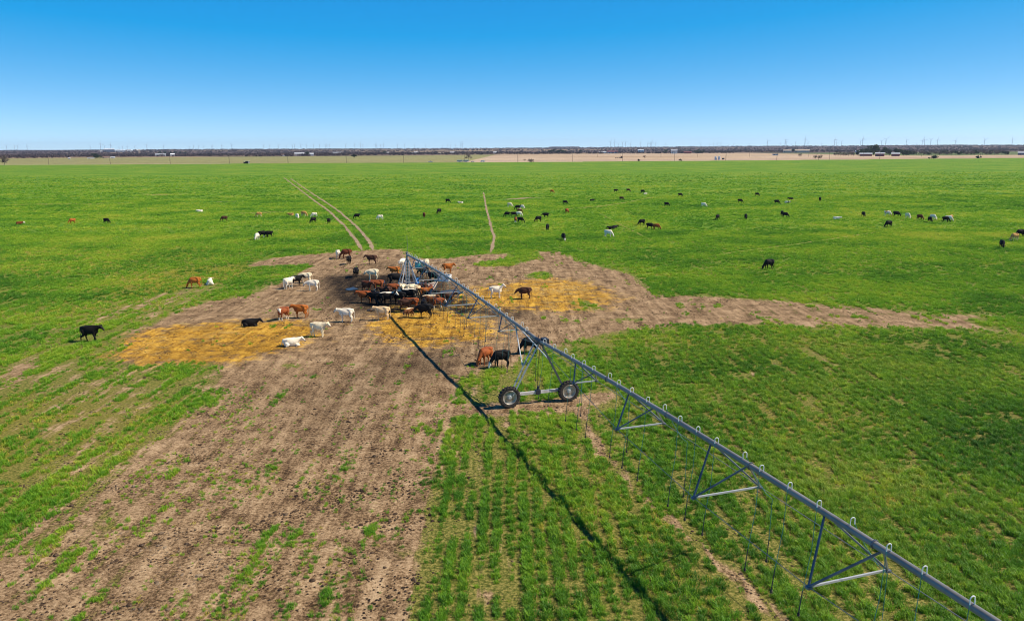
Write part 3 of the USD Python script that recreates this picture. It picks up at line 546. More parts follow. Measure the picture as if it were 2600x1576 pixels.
def herd(group, rows):
    for nx, ny, hd, pose, ck, sc, where in rows:
        p = G(nx, ny)
        lab = f'{COATS[ck][0]} cow {POSES[pose][1]}, {where}'
        copy_of(cow_kind(pose, ck), 'cow', lab, 'cow', (p[0], p[1], float(height(p[0], p[1]))), hd, group, sc)
COWS = '''
CROWD
931.5 741 330 l dred .95 at the back left corner of the crowd
960 738 200 l rwf .95 back left in the crowd, rump to the trough
927 769 185 l red .98 leftmost in the front of the crowd
953 770 175 o black .95 pressed behind the leftmost red one
983 775 8 l btop 1.06 front of the crowd with white stripe along its back
980 757 182 l brown .95 hidden behind the white-striped black one
997 748 10 o rwf .95 mid crowd just before the trough
1003 725 12 o black 1.12 big, drinking at the left end of the trough
1023 750 262 u cream .95 mid crowd below the ladder
1045 750 20 o cream .95 mid crowd with its back to the trough
1040 765 178 l btop 1.04 middle of the crowd with broad white back
1062 754 268 u tan .92 facing forward in the crowd
1078 758 2 l orange .92 bright, mid crowd right of the centre
1072 748 182 o brown .95 at the back of the crowd right of the trough
1094 753 92 l dred .95 at the crowd's right, facing away
1090 781 2 l rcream 1.0 right front of the crowd with pale back
1112 781 12 o rwf .80 small, at the crowd's right front edge
1137 772 18 l brown 1.0 at the far right of the crowd by the puddle
1047 787 180 l red .95 low front of the crowd behind the tan-backed calf
1040 806 232 o rcream .72 small calf with tan back in front of the crowd
1080 807 176 o black 1.02 front right of the crowd beside the tan-backed calf
1077 791 96 l black .92 wedged behind the front right black one
968 773 12 o black 1.0 left middle of the crowd behind the white-striped one
1014 772 172 l black 1.0 in the dark middle of the crowd
1029 791 6 l brown .95 low front middle of the crowd
1100 768 190 o black .98 right middle of the crowd, head inwards
1077 704 225 o black .98 behind the pivot tower by the blue panel
1100 717 160 u bwf .96 at the ramp before the white tank
1003 701 186 l orange .92 standing left of the pivot tower legs
1022.7 679 252 o white .95 just behind the pivot tower
1083 681 268 l cream .95 behind the pipe next to the teal box
1136.5 693 12 l orange .95 behind the pipe beyond the white tank
AROUND
972 812 181 l tan .98 in front of the crowd at the pipe shadow's left
880 817 186 l white .98 left of the tan cow on the open dirt
765 807 180 l orange .98 right one of two beside the large straw patch
720 812 238 L rwf .95 left one of two beside the large straw patch
809 855 352 l cream .98 lone on dirt above the lying white one
740 878 20 d white .98 on dirt at the right of the large straw patch
635 828 14 d black 1.0 at the upper edge of the large straw patch
230 867 2 w black 1.05 alone on the grass at the far left
496 731 192 g orange .98 in the pale grass left of the dirt
534 722 105 d white .95 beside the orange red grazing cow
732.6 733 62 l white .98 leftmost of a close party of four on dirt
752.7 726 25 l black .95 in the party of four on dirt
777.7 718 190 o cream .95 rearmost of the party of four on dirt
795 738 192 o white .95 front right of the party of four on dirt
858.5 656 280 l white .95 at the back edge of the dirt near the ruts
880 656.5 192 g dred 1.08 large, grazing where the ruts meet the dirt
886 671 268 l black .90 directly before the large dark red grazing one
944.7 671 182 l brown 1.0 sideways on at the back of the dirt
904 704 270 l black .95 facing forward on the dark mud
947 709 192 o cream .98 on the dark mud left of the tower
1259 757 4 u white 1.0 on the straw right of the pipe
1333 759 182 o brown .98 on the straw right of the white one
1233 925 232 g red 1.0 under the pipe beyond the wheels
1273 933 202 g bwf 1.0 under the pipe near the left wheel
1345 897 196 g black 1.0 right behind the drive tower
LEFT
50 570 10 d rwf .95 at the left edge of the photo
184.5 568.7 222 g orange .95 second from the left edge, in the far pasture
271 568 352 g black .95 third from the left edge, in the far pasture
508 538.7 200 d white .95 alone far out in the left pasture
570 563 205 g brown 1.0 alone left of the golden one in the far pasture
658 552 195 g gold .95 alone between the brown one and the mixed party
739 547.5 180 d gold .95 left end of the mixed party by the ruts
755 555 305 g white .90 beside the golden ones left of the ruts
772 550 350 g gold 1.0 largest golden one left of the ruts
798 552 205 g white .90 behind a black one left of the ruts
796 566 228 g black .95 before the white one left of the ruts
835 568.7 268 l black .95 nearest the ruts on their left side
653 609.5 268 g white .95 left of the two black ones in mid pasture
667 604 22 g black 1.0 middle of three in the left mid pasture
683.5 604 200 g bwf 1.0 right of three in the left mid pasture
MIDDLE
907 556 192 g black .95 just right of the ruts
965 559.5 196 g wred .95 right of the ruts beyond the tower
1077 553 95 g dred .95 left of the cattle trail, facing away
1115 543 240 g black 1.0 left of the cattle trail
1137 515.5 345 g black .95 far out left of the cattle trail
1170 517 180 d wred .95 far out close by the cattle trail
1294.5 526 345 g cream .95 rearmost in the huddle right of the trail
1314.5 533.7 185 g black 1.0 upper middle of the huddle right of the trail
1325 532 340 g wblk .95 upper right of the huddle right of the trail
1319 541 350 g rcream .9 in the middle of the huddle right of the trail
1288 551 184 g black .95 left end of the huddle right of the trail
1304 551 4 g black .95 second from left in the huddle right of the trail
1318 550 350 g white .95 middle of the huddle right of the trail
1309 565 268 g rwf .92 front left of the huddle right of the trail
1321.5 566 345 g black .98 front right of the huddle right of the trail
1367 563.7 205 g black 1.0 left of a pair right of the huddle
1386 553.7 188 o black .95 right of a pair right of the huddle
1390 584.5 262 g black .95 alone below the pair right of the huddle
1431 610.7 280 g bwf .98 nearest, alone in the mid pasture
1439.5 542 60 g red .95 alone in the pasture right of the huddle
1435 520 350 g black .95 alone beyond the red one right of the huddle
1401.5 490.7 348 g orange .95 farthest out, alone over the bare patch
1503 511 15 d black .95 alone left of the faint tan line
1578 509.5 345 g brown .95 at the faint tan line in the grass
1563 489 352 o black .95 left of three in the farthest row
1595 487.5 345 g brown .95 middle of three in the farthest row
1631.5 491 345 g black .98 right of three in the farthest row
1638 493.8 10 d white .75 small, beside the right black one in the farthest row
1629.5 572.5 200 g black 1.0 left of three in mid pasture
1649.5 582.5 345 g black 1.0 middle of three in mid pasture
1666.5 584 342 g red .95 right of three in mid pasture
1553 583 185 d black .95 before a second lying one, behind the white cow
1560.5 580 30 d black .90 behind another lying one in mid pasture
1544.5 602.5 340 g white 1.05 alone and large in the mid pasture
RIGHT
1727 500 345 g black .95 in the farthest pasture, right of the row of three
1692.5 525 342 g black .95 between the far row and the white grazer
1786.5 526 338 g white .95 alone in the far right pasture
1821.5 559 232 g black .95 alone below the far right white grazer
1922 499 340 g black .95 farthest out on the right
1879 516 345 g black .95 left below the farthest right one
1972 519 350 g black 1.0 left of the small pale one far right
1998 516 330 d wblk .9 between two black ones far right
2008 507 175 d black .95 above the small pale one far right
2082 511 60 g black .95 alone to the right of the lying ones
1893.5 557 262 g black .95 alone left of the touching pair
1985 548.5 80 g black .95 rear of the touching pair far right
1993.5 553 335 g black .95 front of the touching pair far right
2124 557.5 340 d white 1.0 alone, right of the touching pair
2192 551 268 g black .95 left end of the long right-hand row
2253 549 345 g wred 1.0 second in the long right-hand row
2275.5 551 345 g black 1.0 third in the long right-hand row
2304 555 285 g cream .95 fourth in the long right-hand row
2335 559 305 g dred .95 fifth in the long right-hand row
2368 558.7 300 g white .95 sixth in the long right-hand row
2361 565 268 g black .95 before the sixth of the long right-hand row
2400.5 565 345 g black .98 front of the trio ending the right-hand row
2408 562 330 g white .95 middle of the trio ending the right-hand row
2415 560 55 g gold .95 rear of the trio ending the right-hand row
2255.5 577.5 195 g black 1.05 alone below the long right-hand row
1952 684 200 g black 1.05 alone and nearest in the right pasture
2543.5 630 250 g black 1.0 nearest of three at the right edge
2575 612.5 196 g gold 1.05 middle of three at the right edge
2590 602 184 g black 1.05 cut by the right edge
'''
GROUPS = {'CROWD': 'cattle crowded round the water trough', 'AROUND': 'cattle standing about the bare dirt', 'LEFT': 'cattle grazing in the left pasture', 'MIDDLE': 'cattle grazing in the middle pasture', 'RIGHT': 'cattle grazing in the right pasture'}
_g, _rows = None, {}
for ln in COWS.strip().splitlines():
    if ln in GROUPS: _g = ln; continue
    t = ln.split(' ', 6); _rows.setdefault(_g, []).append((float(t[0]), float(t[1]), float(t[2]), t[3], t[4], float(t[5]), t[6]))
for _g, r_ in _rows.items(): herd(GROUPS[_g], r_)

# ------------------------------------------------------------------ the centre pivot irrigation machine (one thing, parts and sub-parts)
mat('galvanised', (0.215, 0.203, 0.185), 0.42, 0.05, scale=0.9, dark=(0.125, 0.115, 0.102), spec=0.4)
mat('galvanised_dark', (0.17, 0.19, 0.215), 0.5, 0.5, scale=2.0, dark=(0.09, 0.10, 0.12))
mat('zinc_bright', (0.50, 0.505, 0.49), 0.45, 0.35, scale=3.0, dark=(0.45, 0.44, 0.41))
mat('white_plastic', (0.78, 0.76, 0.68), 0.4, 0.0, var=0.1)
mat('teal_hose', (0.03, 0.20, 0.17), 0.5, 0.0, var=0.3, scale=2)
mat('black_rubber', (0.055, 0.043, 0.033), 0.8, 0.0, dark=(0.016, 0.015, 0.014), scale=5, bump=0.004, spec=0.25)
mat('rim_steel', (0.50, 0.45, 0.38), 0.42, 0.5, scale=5.0, dark=(0.22, 0.17, 0.12))
mat('dusty_beam', (0.68, 0.65, 0.60), 0.5, 0.2, scale=2.5, dark=(0.48, 0.42, 0.36))
mat('dark_box', (0.035, 0.037, 0.045), 0.5, 0.1, var=0.3)
mat('panel_blue', (0.035, 0.17, 0.47), 0.4, 0.0, var=0.2)
mat('rung_red', (0.30, 0.16, 0.11), 0.6, 0.2, var=0.3)

PZ0, PZ1, PARCH = 4.18, 3.98, 0.36
def pipe_pt(s, off=0.0, dz=0.0):
    """Point on the pipe's axis s metres from the pivot, shifted off across and dz up, in the machine's frame (origin at the pivot's foot)."""
    k = s / SPAN; i = int(math.floor(min(k, 1.9999))); t = k - i
    z = (PZ0 + (PZ1 - PZ0) * t if i == 0 else PZ1) + PARCH * 4 * t * (1 - t)
    q = U * s + N_ * off
    return np.array([q[0], q[1], z + dz])

machine = thing('irrigation_machine', 'long grey centre pivot irrigation pipe on trusses and a wheeled tower crossing the field', 'irrigation machine', (PIVOT[0], PIVOT[1], 0))
R_PIPE = 0.106
for i in (0, 1):
    s0, s1 = (0.25, SPAN - 0.35) if i == 0 else (SPAN + 0.35, 2 * SPAN - 0.35)
    pp = obj('pipe', tube([pipe_pt(s) for s in np.linspace(s0, s1, 40)], R_PIPE, 14), 'galvanised', machine, smooth=40)
    for s in np.arange(s0 + 3.4, s1 - 1, 5.85):
        a, b = pipe_pt(s - 0.022), pipe_pt(s + 0.022)
        obj('flange', tube([a, b], R_PIPE + 0.035, 14), 'galvanised_dark', pp)
flex = obj('flexible_joint', tube([pipe_pt(s) for s in (SPAN - 0.42, SPAN - 0.2, SPAN, SPAN + 0.2, SPAN + 0.42)], [0.125, 0.14, 0.15, 0.14, 0.125], 12), 'dark_box', machine, smooth=40)

def truss(i):
    base = SPAN * i
    st = base + (np.array([6.95, 13.15, 20.0, 26.3, 32.6, 37.6]) if i else np.array([5.35, 11.1, 17.05, 22.85, 28.8, 34.75]))
    depth = (0.83, 1.26, 1.54, 1.53, 1.26, 0.85)
    wide = (0.65, 1.18, 1.43, 1.44, 1.18, 0.66)
    low = {}
    for sgn in (-1, 1):
        low[sgn] = [pipe_pt(s, sgn * w, -d) for s, d, w in zip(st, depth, wide)]
        for s, d, L in zip(st, depth, low[sgn]):
            for ds in (-1.15, 1.15):
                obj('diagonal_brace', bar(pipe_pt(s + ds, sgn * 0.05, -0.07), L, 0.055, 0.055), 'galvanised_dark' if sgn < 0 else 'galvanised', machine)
        ends = [pipe_pt(base + 0.4, sgn * 0.12, -0.25)] + low[sgn] + [pipe_pt(base + SPAN - 0.4, sgn * 0.12, -0.25)]
        for a, b in zip(ends[:-1], ends[1:]):
            obj('truss_rod', tube([a, b], 0.013, 6), 'galvanised', machine)
        for L in low[sgn]:
            obj('gusset_plate', box(L[0], L[1], L[2] - 0.02, 0.16, 0.16, 0.07, AZ), 'galvanised_dark', machine)
    for a, b in zip(low[-1], low[1]):
        obj('cross_strut', bar(a, b, 0.06), 'zinc_bright', machine)
    return low
lows = [truss(0), truss(1)]

def gooseneck(s, side):
    """A white hook on the pipe's top whose hose hangs to a weight and a sprinkler."""
    lean = np.array([-0.10, 0.03]) * (1 if side < 0 else 0.6)
    top = pipe_pt(s, 0, R_PIPE)
    arc = [top + np.array([*(N_ * side * 0.16 * (1 - math.cos(t)) * 0.5), 0]) + [0, 0, 0.155 + 0.08 * math.sin(t)] for t in np.linspace(0, math.pi, 9)]
    gp_ = [top - [0, 0, 0.03]] + arc + [arc[-1] - [0, 0, 0.14]]
    g = obj('gooseneck', tube(gp_, 0.0155, 8), 'white_plastic', machine, smooth=50)
    a = arc[-1] - [0, 0, 0.14]
    zlow = 1.55
    if side > 0:      # these drape over the truss rod before they hang
        i = 0 if s < SPAN else 1; base = SPAN * i
        w = pipe_pt(s + 0.8, 0.75, -0.62 - 0.6 * math.sin(math.pi * (s - base) / SPAN))
        pts = [a, a + (w - a) * 0.35 + [0, 0, -0.16], a + (w - a) * 0.75 + [0, 0, -0.16], w, np.array([w[0] + lean[0] * 0.4, w[1], zlow])]
    else:
        pts = [a, a + (np.array([a[0], a[1], zlow]) - a) * 0.5 + [lean[0] * 0.55, lean[1] * 0.5, 0], np.array([a[0] + lean[0] * 2.2, a[1] + lean[1] * 2, zlow])]
    hs = obj('drop_hose', tube(pts, 0.010, 6), 'teal_hose', machine, smooth=50)
    e = pts[-1]; e2 = e + [lean[0] * 0.6, lean[1], -0.75]
    obj('hose_weight', tube([e + [0, 0, 0.02], e2], 0.017, 6), 'dark_box', hs)
    obj('sprinkler', tube([e2, e2 - [0, 0, 0.05], e2 - [0, 0, 0.09], e2 - [0, 0, 0.11]], [0.02, 0.05, 0.035, 0.05], 8), 'black_rubber', hs)
k = 0
for i in (0, 1):
    for s in np.arange(1.35 if i == 0 else 1.35, SPAN - 1.0, 1.384):
        ss = SPAN * i + s + 0.10 * math.sin(7.3 * s + i)
        gooseneck(ss, 1 if k % 4 == 2 else -1); k += 1

def wheel_parts(parent, at_, R=0.655, W=0.29, face=1):
    """A tractor tyre with lugs on a dished rim; its axle lies along the machine."""
    ax_ = np.array([U[0], U[1], 0.0])
    w = sub('wheel', parent)
    Mx = np.eye(4); Mx[:3, 2] = ax_ * face; Mx[:3, 0] = [N_[0] * face, N_[1] * face, 0]; Mx[:3, 1] = np.cross(Mx[:3, 2], Mx[:3, 0]); Mx[:3, 3] = at_
    prof = np.array([[0.66, -0.40], [0.80, -0.50], [0.93, -0.46], [0.985, -0.30], [1.0, 0.0], [0.985, 0.30], [0.93, 0.46], [0.80, 0.50], [0.66, 0.40], [0.64, 0.0], [0.66, -0.40]]) * [R, W]
    ty = trimesh.creation.revolve(prof, sections=40); lugs = [ty]
    for j in range(22):
        for sg in (-1, 1):
            a0 = (j + (0.5 if sg > 0 else 0)) * 2 * math.pi / 22
            lg = trimesh.creation.box([0.045, 0.05, W * 0.56]); lg.apply_transform(trimesh.transformations.rotation_matrix(sg * 0.6, [1, 0, 0]))
            lg.apply_translation([R * 0.995, 0, sg * W * 0.24]); lg.apply_transform(trimesh.transformations.rotation_matrix(a0, [0, 0, 1])); lugs.append(lg)
    t = cat(lugs); t.apply_transform(Mx); obj('tyre', t, 'black_rubber', w, smooth=35)
    rp = np.array([[0.67, 0.40], [0.655, 0.43], [0.63, 0.40], [0.60, 0.16], [0.50, 0.06], [0.34, 0.10], [0.20, 0.20], [0.0, 0.20], [0.0, 0.12], [0.33, 0.02], [0.60, -0.1], [0.67, -0.40], [0.69, -0.38], [0.69, 0.38], [0.67, 0.40]]) * [R, W]
    r_ = trimesh.creation.revolve(rp, sections=40); r_.fix_normals(); r_.apply_transform(Mx); obj('rim', r_, 'rim_steel', w, smooth=35)
    hb = trimesh.creation.revolve(np.array([[0, 0.16], [0.21, 0.16], [0.22, 0.24], [0.14, 0.30], [0.13, 0.42], [0.0, 0.42]]) * [R, W], sections=20); hb.fix_normals(); hb.apply_transform(Mx)
    obj('hub', hb, 'zinc_bright', w, smooth=35)
    bolts = cat([trimesh.creation.cylinder(0.016, 0.03, sections=6, transform=trimesh.transformations.translation_matrix([0.115 * math.cos(q), 0.115 * math.sin(q), 0.25 * W])) for q in np.arange(8) * math.pi / 4])
    bolts.apply_transform(Mx); obj('wheel_bolts', bolts, 'dark_box', w, kind='stuff')

def drive_tower(s):
    c = np.array([*(U * s), 0.0]); n3 = np.array([*N_, 0.0]); u3 = np.array([*U, 0.0]); HB = 1.93
    axle = 0.64
    wheel_parts(machine, c - n3 * HB + u3 * 0.16 + [0, 0, axle + 0.02]); wheel_parts(machine, c + n3 * HB + u3 * 0.16 + [0, 0, axle + 0.02])
    bz = axle + 0.06
    obj('base_beam', bar(c - n3 * (HB + 0.15) + [0, 0, bz] - u3 * 0.12, c + n3 * (HB + 0.15) + [0, 0, bz] - u3 * 0.12, 0.17, 0.14), 'dusty_beam', machine)
    for k_ in (-1, 1):
        obj('wheel_gearbox', tube([c + n3 * k_ * HB - u3 * 0.2 + [0, 0, axle + 0.02], c + n3 * k_ * HB + u3 * 0.14 + [0, 0, axle + 0.02]], [0.13, 0.08], 10), 'dark_box', machine)
    gm = obj('gear_motor', cat([box(c[0] - u3[0] * 0.12, c[1] - u3[1] * 0.12, bz + 0.02, 0.30, 0.27, 0.27, AZ), tube([c - u3 * 0.12 + [0, 0, bz + 0.1], c - u3 * 0.12 + n3 * 0.05 + [0, 0, bz + 0.38]], 0.085, 10)]), 'dark_box', machine)
    obj('drive_shaft', tube([c - n3 * (HB - 0.2) - u3 * 0.26 + [0, 0, bz - 0.05], c + n3 * (HB - 0.2) - u3 * 0.26 + [0, 0, bz - 0.05]], 0.02, 6), 'galvanised_dark', machine)
    top = pipe_pt(s)
    for k_ in (-1, 1):
        legs = []
        for q in (-1, 1):
            a = c + n3 * k_ * (HB - 0.22) + u3 * q * 0.22 * (1 if k_ < 0 else 0.6) + [0, 0, bz + 0.06]; b = top + n3 * k_ * 0.14 + u3 * q * (0.34 if k_ < 0 else 0.10) - [0, 0, 0.16]
            lg = obj('tower_leg', bar(a, b, 0.075), 'zinc_bright' if k_ < 0 else 'galvanised', machine); legs.append((a, b))
        if k_ < 0:
            for f in (0.14, 0.30, 0.46, 0.62, 0.78):
                p0, p1 = (a_ + (b_ - a_) * f for a_, b_ in legs)
                obj('leg_rung', bar(p0, p1, 0.03), 'rung_red', machine)
    obj('control_box', box(*(top + u3 * 0.42 + n3 * 0.24 + [0, 0, 0.02]), 0.34, 0.55, 0.40, AZ), 'dark_box', machine)
    obj('tower_collar', cat([bar(top - n3 * 0.2 - [0, 0, 0.17], top + n3 * 0.2 - [0, 0, 0.17], 0.09), bar(top - u3 * 0.42 - [0, 0, 0.16], top + u3 * 0.42 - [0, 0, 0.16], 0.08)]), 'galvanised_dark', machine)
    obj('power_cable', tube([top + u3 * 0.35 - [0, 0, 0.2], top + u3 * 0.2 - n3 * 0.1 - [0, 0, 1.4], c - u3 * 0.12 + [0, 0, bz + 0.4]], 0.018, 6), 'black_rubber', machine)
    obj('collector_lamp', tube([top + [0, 0, 0.1], top + [0, 0, 0.34]], 0.03, 8), 'rung_red', machine)
drive_tower(SPAN); drive_tower(2 * SPAN)
for s in (SPAN, 2 * SPAN):
    for k_ in (-1, 1): obj('end_brace', bar(pipe_pt(s - 4.2, k_ * 0.05, -0.07), np.array([*(U * (s - 0.25) + N_ * k_ * 0.95), 2.45]), 0.055), 'zinc_bright', machine)

# pivot point: four splayed legs, riser, elbow, ladder and panel
n3, u3 = np.array([*N_, 0.0]), np.array([*U, 0.0]); HW = 1.12
corners = [(-1, -1), (-1, 1), (1, -1), (1, 1)]
legs = []
for a_, b_ in corners:
    f0 = n3 * a_ * HW + u3 * b_ * HW + [0, 0, 0.1]; t0 = n3 * a_ * 0.16 + u3 * b_ * 0.16 + [0, 0, 3.55]
    obj('pivot_leg', bar(f0, t0, 0.09), 'zinc_bright', machine); legs.append((f0, t0))
    obj('leg_foot', box(f0[0], f0[1], 0.1, 0.3, 0.3, 0.2, AZ), 'zinc_bright', machine)
for f in (0.05, 0.34, 0.62):
    for i_, j_ in ((0, 1), (1, 3), (3, 2), (2, 0)):
        p0, p1 = (legs[q][0] + (legs[q][1] - legs[q][0]) * f for q in (i_, j_)); obj('crossbar', bar(p0, p1, 0.05), 'galvanised', machine)
obj('riser_pipe', tube([[0, 0, 0.0], [0, 0, 3.75]], 0.10, 14), 'galvanised_dark', machine, smooth=40)
obj('swivel_bearing', tube([[0, 0, 3.5], [0, 0, 3.62], [0, 0, 3.7], [0, 0, 3.82]], [0.16, 0.2, 0.2, 0.14], 14), 'galvanised', machine, smooth=40)
obj('elbow', tube([[0, 0, 3.75], [0, 0, 4.02], u3 * 0.05 + [0, 0, 4.14], u3 * 0.16 + [0, 0, 4.19], u3 * 0.34 + [0, 0, 4.19]], 0.115, 14), 'galvanised', machine, smooth=40)
obj('collector_ring', tube([[0, 0, 4.15], [0, 0, 4.32], [0, 0, 4.48], [0, 0, 4.5]], [0.09, 0.14, 0.14, 0.05], 12), 'galvanised', machine, smooth=40)
obj('antenna', tube([[0.05, 0, 4.45], [0.05, 0, 6.3]], 0.018, 6), 'galvanised_dark', machine)
lb = -n3 * 0.25 + u3 * (HW + 0.05)
lad = sub('ladder', machine)
lf = [lb + n3 * q * 0.21 + [0, 0, 0.12] for q in (-1, 1)]; lt = [n3 * (q * 0.21 - 0.02) + u3 * 0.24 + [0, 0, 3.5] for q in (-1, 1)]
for a_, b_ in zip(lf, lt): obj('rail', bar(a_, b_, 0.045), 'zinc_bright', lad)
for f in np.arange(0.07, 0.97, 0.098): obj('rung', bar(lf[0] + (lt[0] - lf[0]) * f, lf[1] + (lt[1] - lf[1]) * f, 0.032), 'zinc_bright', lad)
pc_ = n3 * 1.0 + u3 * 0.05
obj('control_panel', box(pc_[0], pc_[1], 1.18, 0.34, 0.24, 0.74, AZ + 0.5), 'panel_blue', machine)
obj('panel_post', bar(pc_ + n3 * 0.24 + [0, 0, 0.05], pc_ + n3 * 0.24 + [0, 0, 1.65], 0.07), 'white_plastic', machine)
obj('supply_pipe', tube([[0, 0, 0.35], n3 * -0.6 - u3 * 0.9 + [0, 0, 0.35], n3 * -0.9 - u3 * 1.5 + [0, 0, 0.3], n3 * -1.0 - u3 * 1.8 + [0, 0, -0.1]], 0.09, 12), 'galvanised_dark', machine, smooth=40)

# ------------------------------------------------------------------ watering place at the pivot's foot
mat('concrete', (0.47, 0.38, 0.30), 0.9, 0, scale=2.2, dark=(0.27, 0.20, 0.15), bump=0.01, spec=0.2)
mat('rusty_steel', (0.13, 0.06, 0.035), 0.75, 0.3, scale=5, dark=(0.05, 0.028, 0.02))
mat('trough_paint', (0.70, 0.68, 0.65), 0.6, 0, scale=3.5, dark=(0.36, 0.32, 0.29))
mat('tank_white', (0.78, 0.75, 0.70), 0.5, 0, scale=2.0, dark=(0.62, 0.57, 0.50))
mat('teal_paint', (0.05, 0.42, 0.43), 0.45, 0, var=0.2, scale=2)
mat('lid_white', (0.80, 0.79, 0.74), 0.5, 0, var=0.1)
usdkit.material(stage, '/World/Looks/water', {'g': ('geometry', {}), 'n': ('noise_texture', {'scale': 6.0, 'detail': 3}), 'b': ('bump', {'strength': 0.15, 'distance': 0.02}), 'p': ('principled_bsdf', {'base_color': (0.035, 0.030, 0.024), 'roughness': 0.3, 'specular_ior_level': 0.22})},
                [('g.position', 'n.vector'), ('n.fac', 'b.height'), ('b.normal', 'p.normal')], surface='p.BSDF')
def slab(pts, z0, z1):
    pg = Polygon(G(*np.array(pts, float).T)); m = trimesh.creation.extrude_polygon(pg, z1 - z0, engine='earcut'); m.apply_translation([0, 0, z0]); return m
t = obj('concrete_pad', slab([(1008,727),(1050,727),(1070,727),(1088,722),(1112,716),(1106,728),(1097,742),(1060,741),(1030,737),(1006,736)], -0.2, 0.14), 'concrete', label='pale concrete apron in front of the water trough', category='concrete pad')
def basin(name, p0, p1, w, h, wall, mt, rim, label, water=True, cat_='water trough'):
    """An open trough between two ground points."""
    c = (p0 + p1) / 2; L = float(np.linalg.norm(p1 - p0)); a = math.atan2(p1[1] - p0[1], p1[0] - p0[0])
    t = thing(name, label, cat_, (c[0], c[1], 0.0), math.degrees(a))
    for nm, q in (('side_wall', (0, -w / 2, h / 2, L, wall, h)), ('side_wall', (0, w / 2, h / 2, L, wall, h)), ('end_wall', (-L / 2 + wall / 2, 0, h / 2, wall, w - wall - 0.004, h)), ('end_wall', (L / 2 - wall / 2, 0, h / 2, wall, w - wall - 0.004, h))):
        obj(nm, box(*q), mt, t)
    obj('floor', box(0, 0, 0.05, L - 2 * wall - 0.01, w - wall - 0.01, 0.09), mt, t)
    for y in (-w / 2, w / 2): obj('rim_rail', box(0, y, h + 0.035, L + 0.06, wall + 0.05, 0.065), rim, t)
    for x in (-L / 2, L / 2): obj('rim_rail', box(x * 0.995, 0, h + 0.034, wall + 0.05, w - wall - 0.06, 0.06), rim, t)
    if water: obj('water', (np.array([[-L / 2 + wall, -w / 2 + wall / 2, h * 0.8], [L / 2 - wall, -w / 2 + wall / 2, h * 0.8], [L / 2 - wall, w / 2 - wall / 2, h * 0.8], [-L / 2 + wall, w / 2 - wall / 2, h * 0.8]]), np.array([[0, 1, 2, 3]])), 'water', t)
    return t
basin('water_trough', G(1012, 730.5), G(1082, 729.5), 1.0, 0.52, 0.08, 'trough_paint', 'rusty_steel', 'long trough with rusty rim below the pivot tower')
basin('stock_tank', G(1107, 712), G(1143, 713), 1.25, 0.62, 0.07, 'tank_white', 'tank_white', 'low white open tank beside the pipe right of the tower', cat_='stock tank')
b0 = G(1066, 680.5)
t = thing('pump_box', 'teal pump cabinet with white lid behind the pivot tower', 'cabinet', (b0[0], b0[1], 0), 38)
obj('cabinet', box(0, 0, 0.46, 0.92, 0.92, 0.70), 'teal_paint', t); obj('skid', box(0, 0, 0.05, 1.1, 1.1, 0.1), 'rusty_steel', t)
obj('door', box(0.465, 0, 0.46, 0.02, 0.70, 0.58), 'teal_paint', t); obj('door', box(0, -0.465, 0.46, 0.70, 0.02, 0.58), 'teal_paint', t)
obj('lid', trimesh.convex.convex_hull(np.array([[x, y, 0.82] for x in (-.52, .52) for y in (-.52, .52)] + [[x, y, 1.06] for x in (-.12, .12) for y in (-.12, .12)])), 'lid_white', t)
def puddle(pts, label, seed):
    c = G(*np.array(pts, float).T); ctr = c.mean(0); r = np.random.default_rng(seed); th_ = np.linspace(0, 2 * math.pi, 37)[:-1]
    ext = (c.max(0) - c.min(0)) / 2; ctr = (c.max(0) + c.min(0)) / 2; rr = 1 + 0.28 * ndimage.gaussian_filter1d(r.normal(size=36), 1.2, mode='wrap')
    V = np.vstack([[*ctr, 0.075], np.column_stack([ctr[0] + ext[0] * rr * np.cos(th_), ctr[1] + ext[1] * rr * np.sin(th_), np.full(36, 0.075)])])
    obj('puddle', (V, np.array([[0, i + 1, (i + 1) % 36 + 1] for i in range(36)])), 'water', kind='structure', label=label, category='puddle')
puddle([(1118,738),(1170,748)], 'wide muddy puddle right of the cattle crowd under the pipe', 1)
puddle([(950,714),(974,722)], 'small bright puddle left of the water trough', 2)
puddle([(884,731),(904,738)], 'small wet patch at the left edge of the dark mud', 3)
puddle([(934,786),(948,791)], 'thin puddle in the trampled mud under the leftmost red cow', 4)
r9 = np.random.default_rng(9)
for k_, (px_, py_, rad) in enumerate(((1027, 716, .16), (1040, 718, .20), (1052, 719, .15), (1066, 718, .18), (1018, 720, .14), (1074, 715, .13))):
    p0 = G(px_, py_); m = clod(90 + k_, 0.65); m.vertices *= rad
    obj('rock', cat([m]).apply_translation([p0[0], p0[1], 0.06]), 'concrete', smooth=False, label=['brown rock at the left foot of the ladder','largest brown rock under the ladder','brown rock just right of the ladder','brown rock by the right leg of the pivot tower','small outermost left rock at the pivot tower','smallest rock right of the pivot tower'][k_], category='rock', group='rocks round the foot of the pivot tower')

# ------------------------------------------------------------------ the far country: poles, trees, buildings, vehicles, turbines
ORD = 'first second third fourth fifth sixth seventh eighth ninth tenth eleventh twelfth thirteenth fourteenth fifteenth sixteenth seventeenth eighteenth nineteenth twentieth twenty-first twenty-second twenty-third twenty-fourth twenty-fifth twenty-sixth twenty-seventh twenty-eighth twenty-ninth thirtieth thirty-first thirty-second'.split()
def away(nx, dist):
    d = G(nx, 405); d = d / np.linalg.norm(d); return d * dist
def on_edge(nx, beyond_=3.0):
    d = G(nx, 405); d = d / np.linalg.norm(d); t = 900.0
    for _ in range(20): t = (edge_y((d * t)[0]) + beyond_) / d[1]
    return d * t
def hz(x, y): return float(height(x, y))

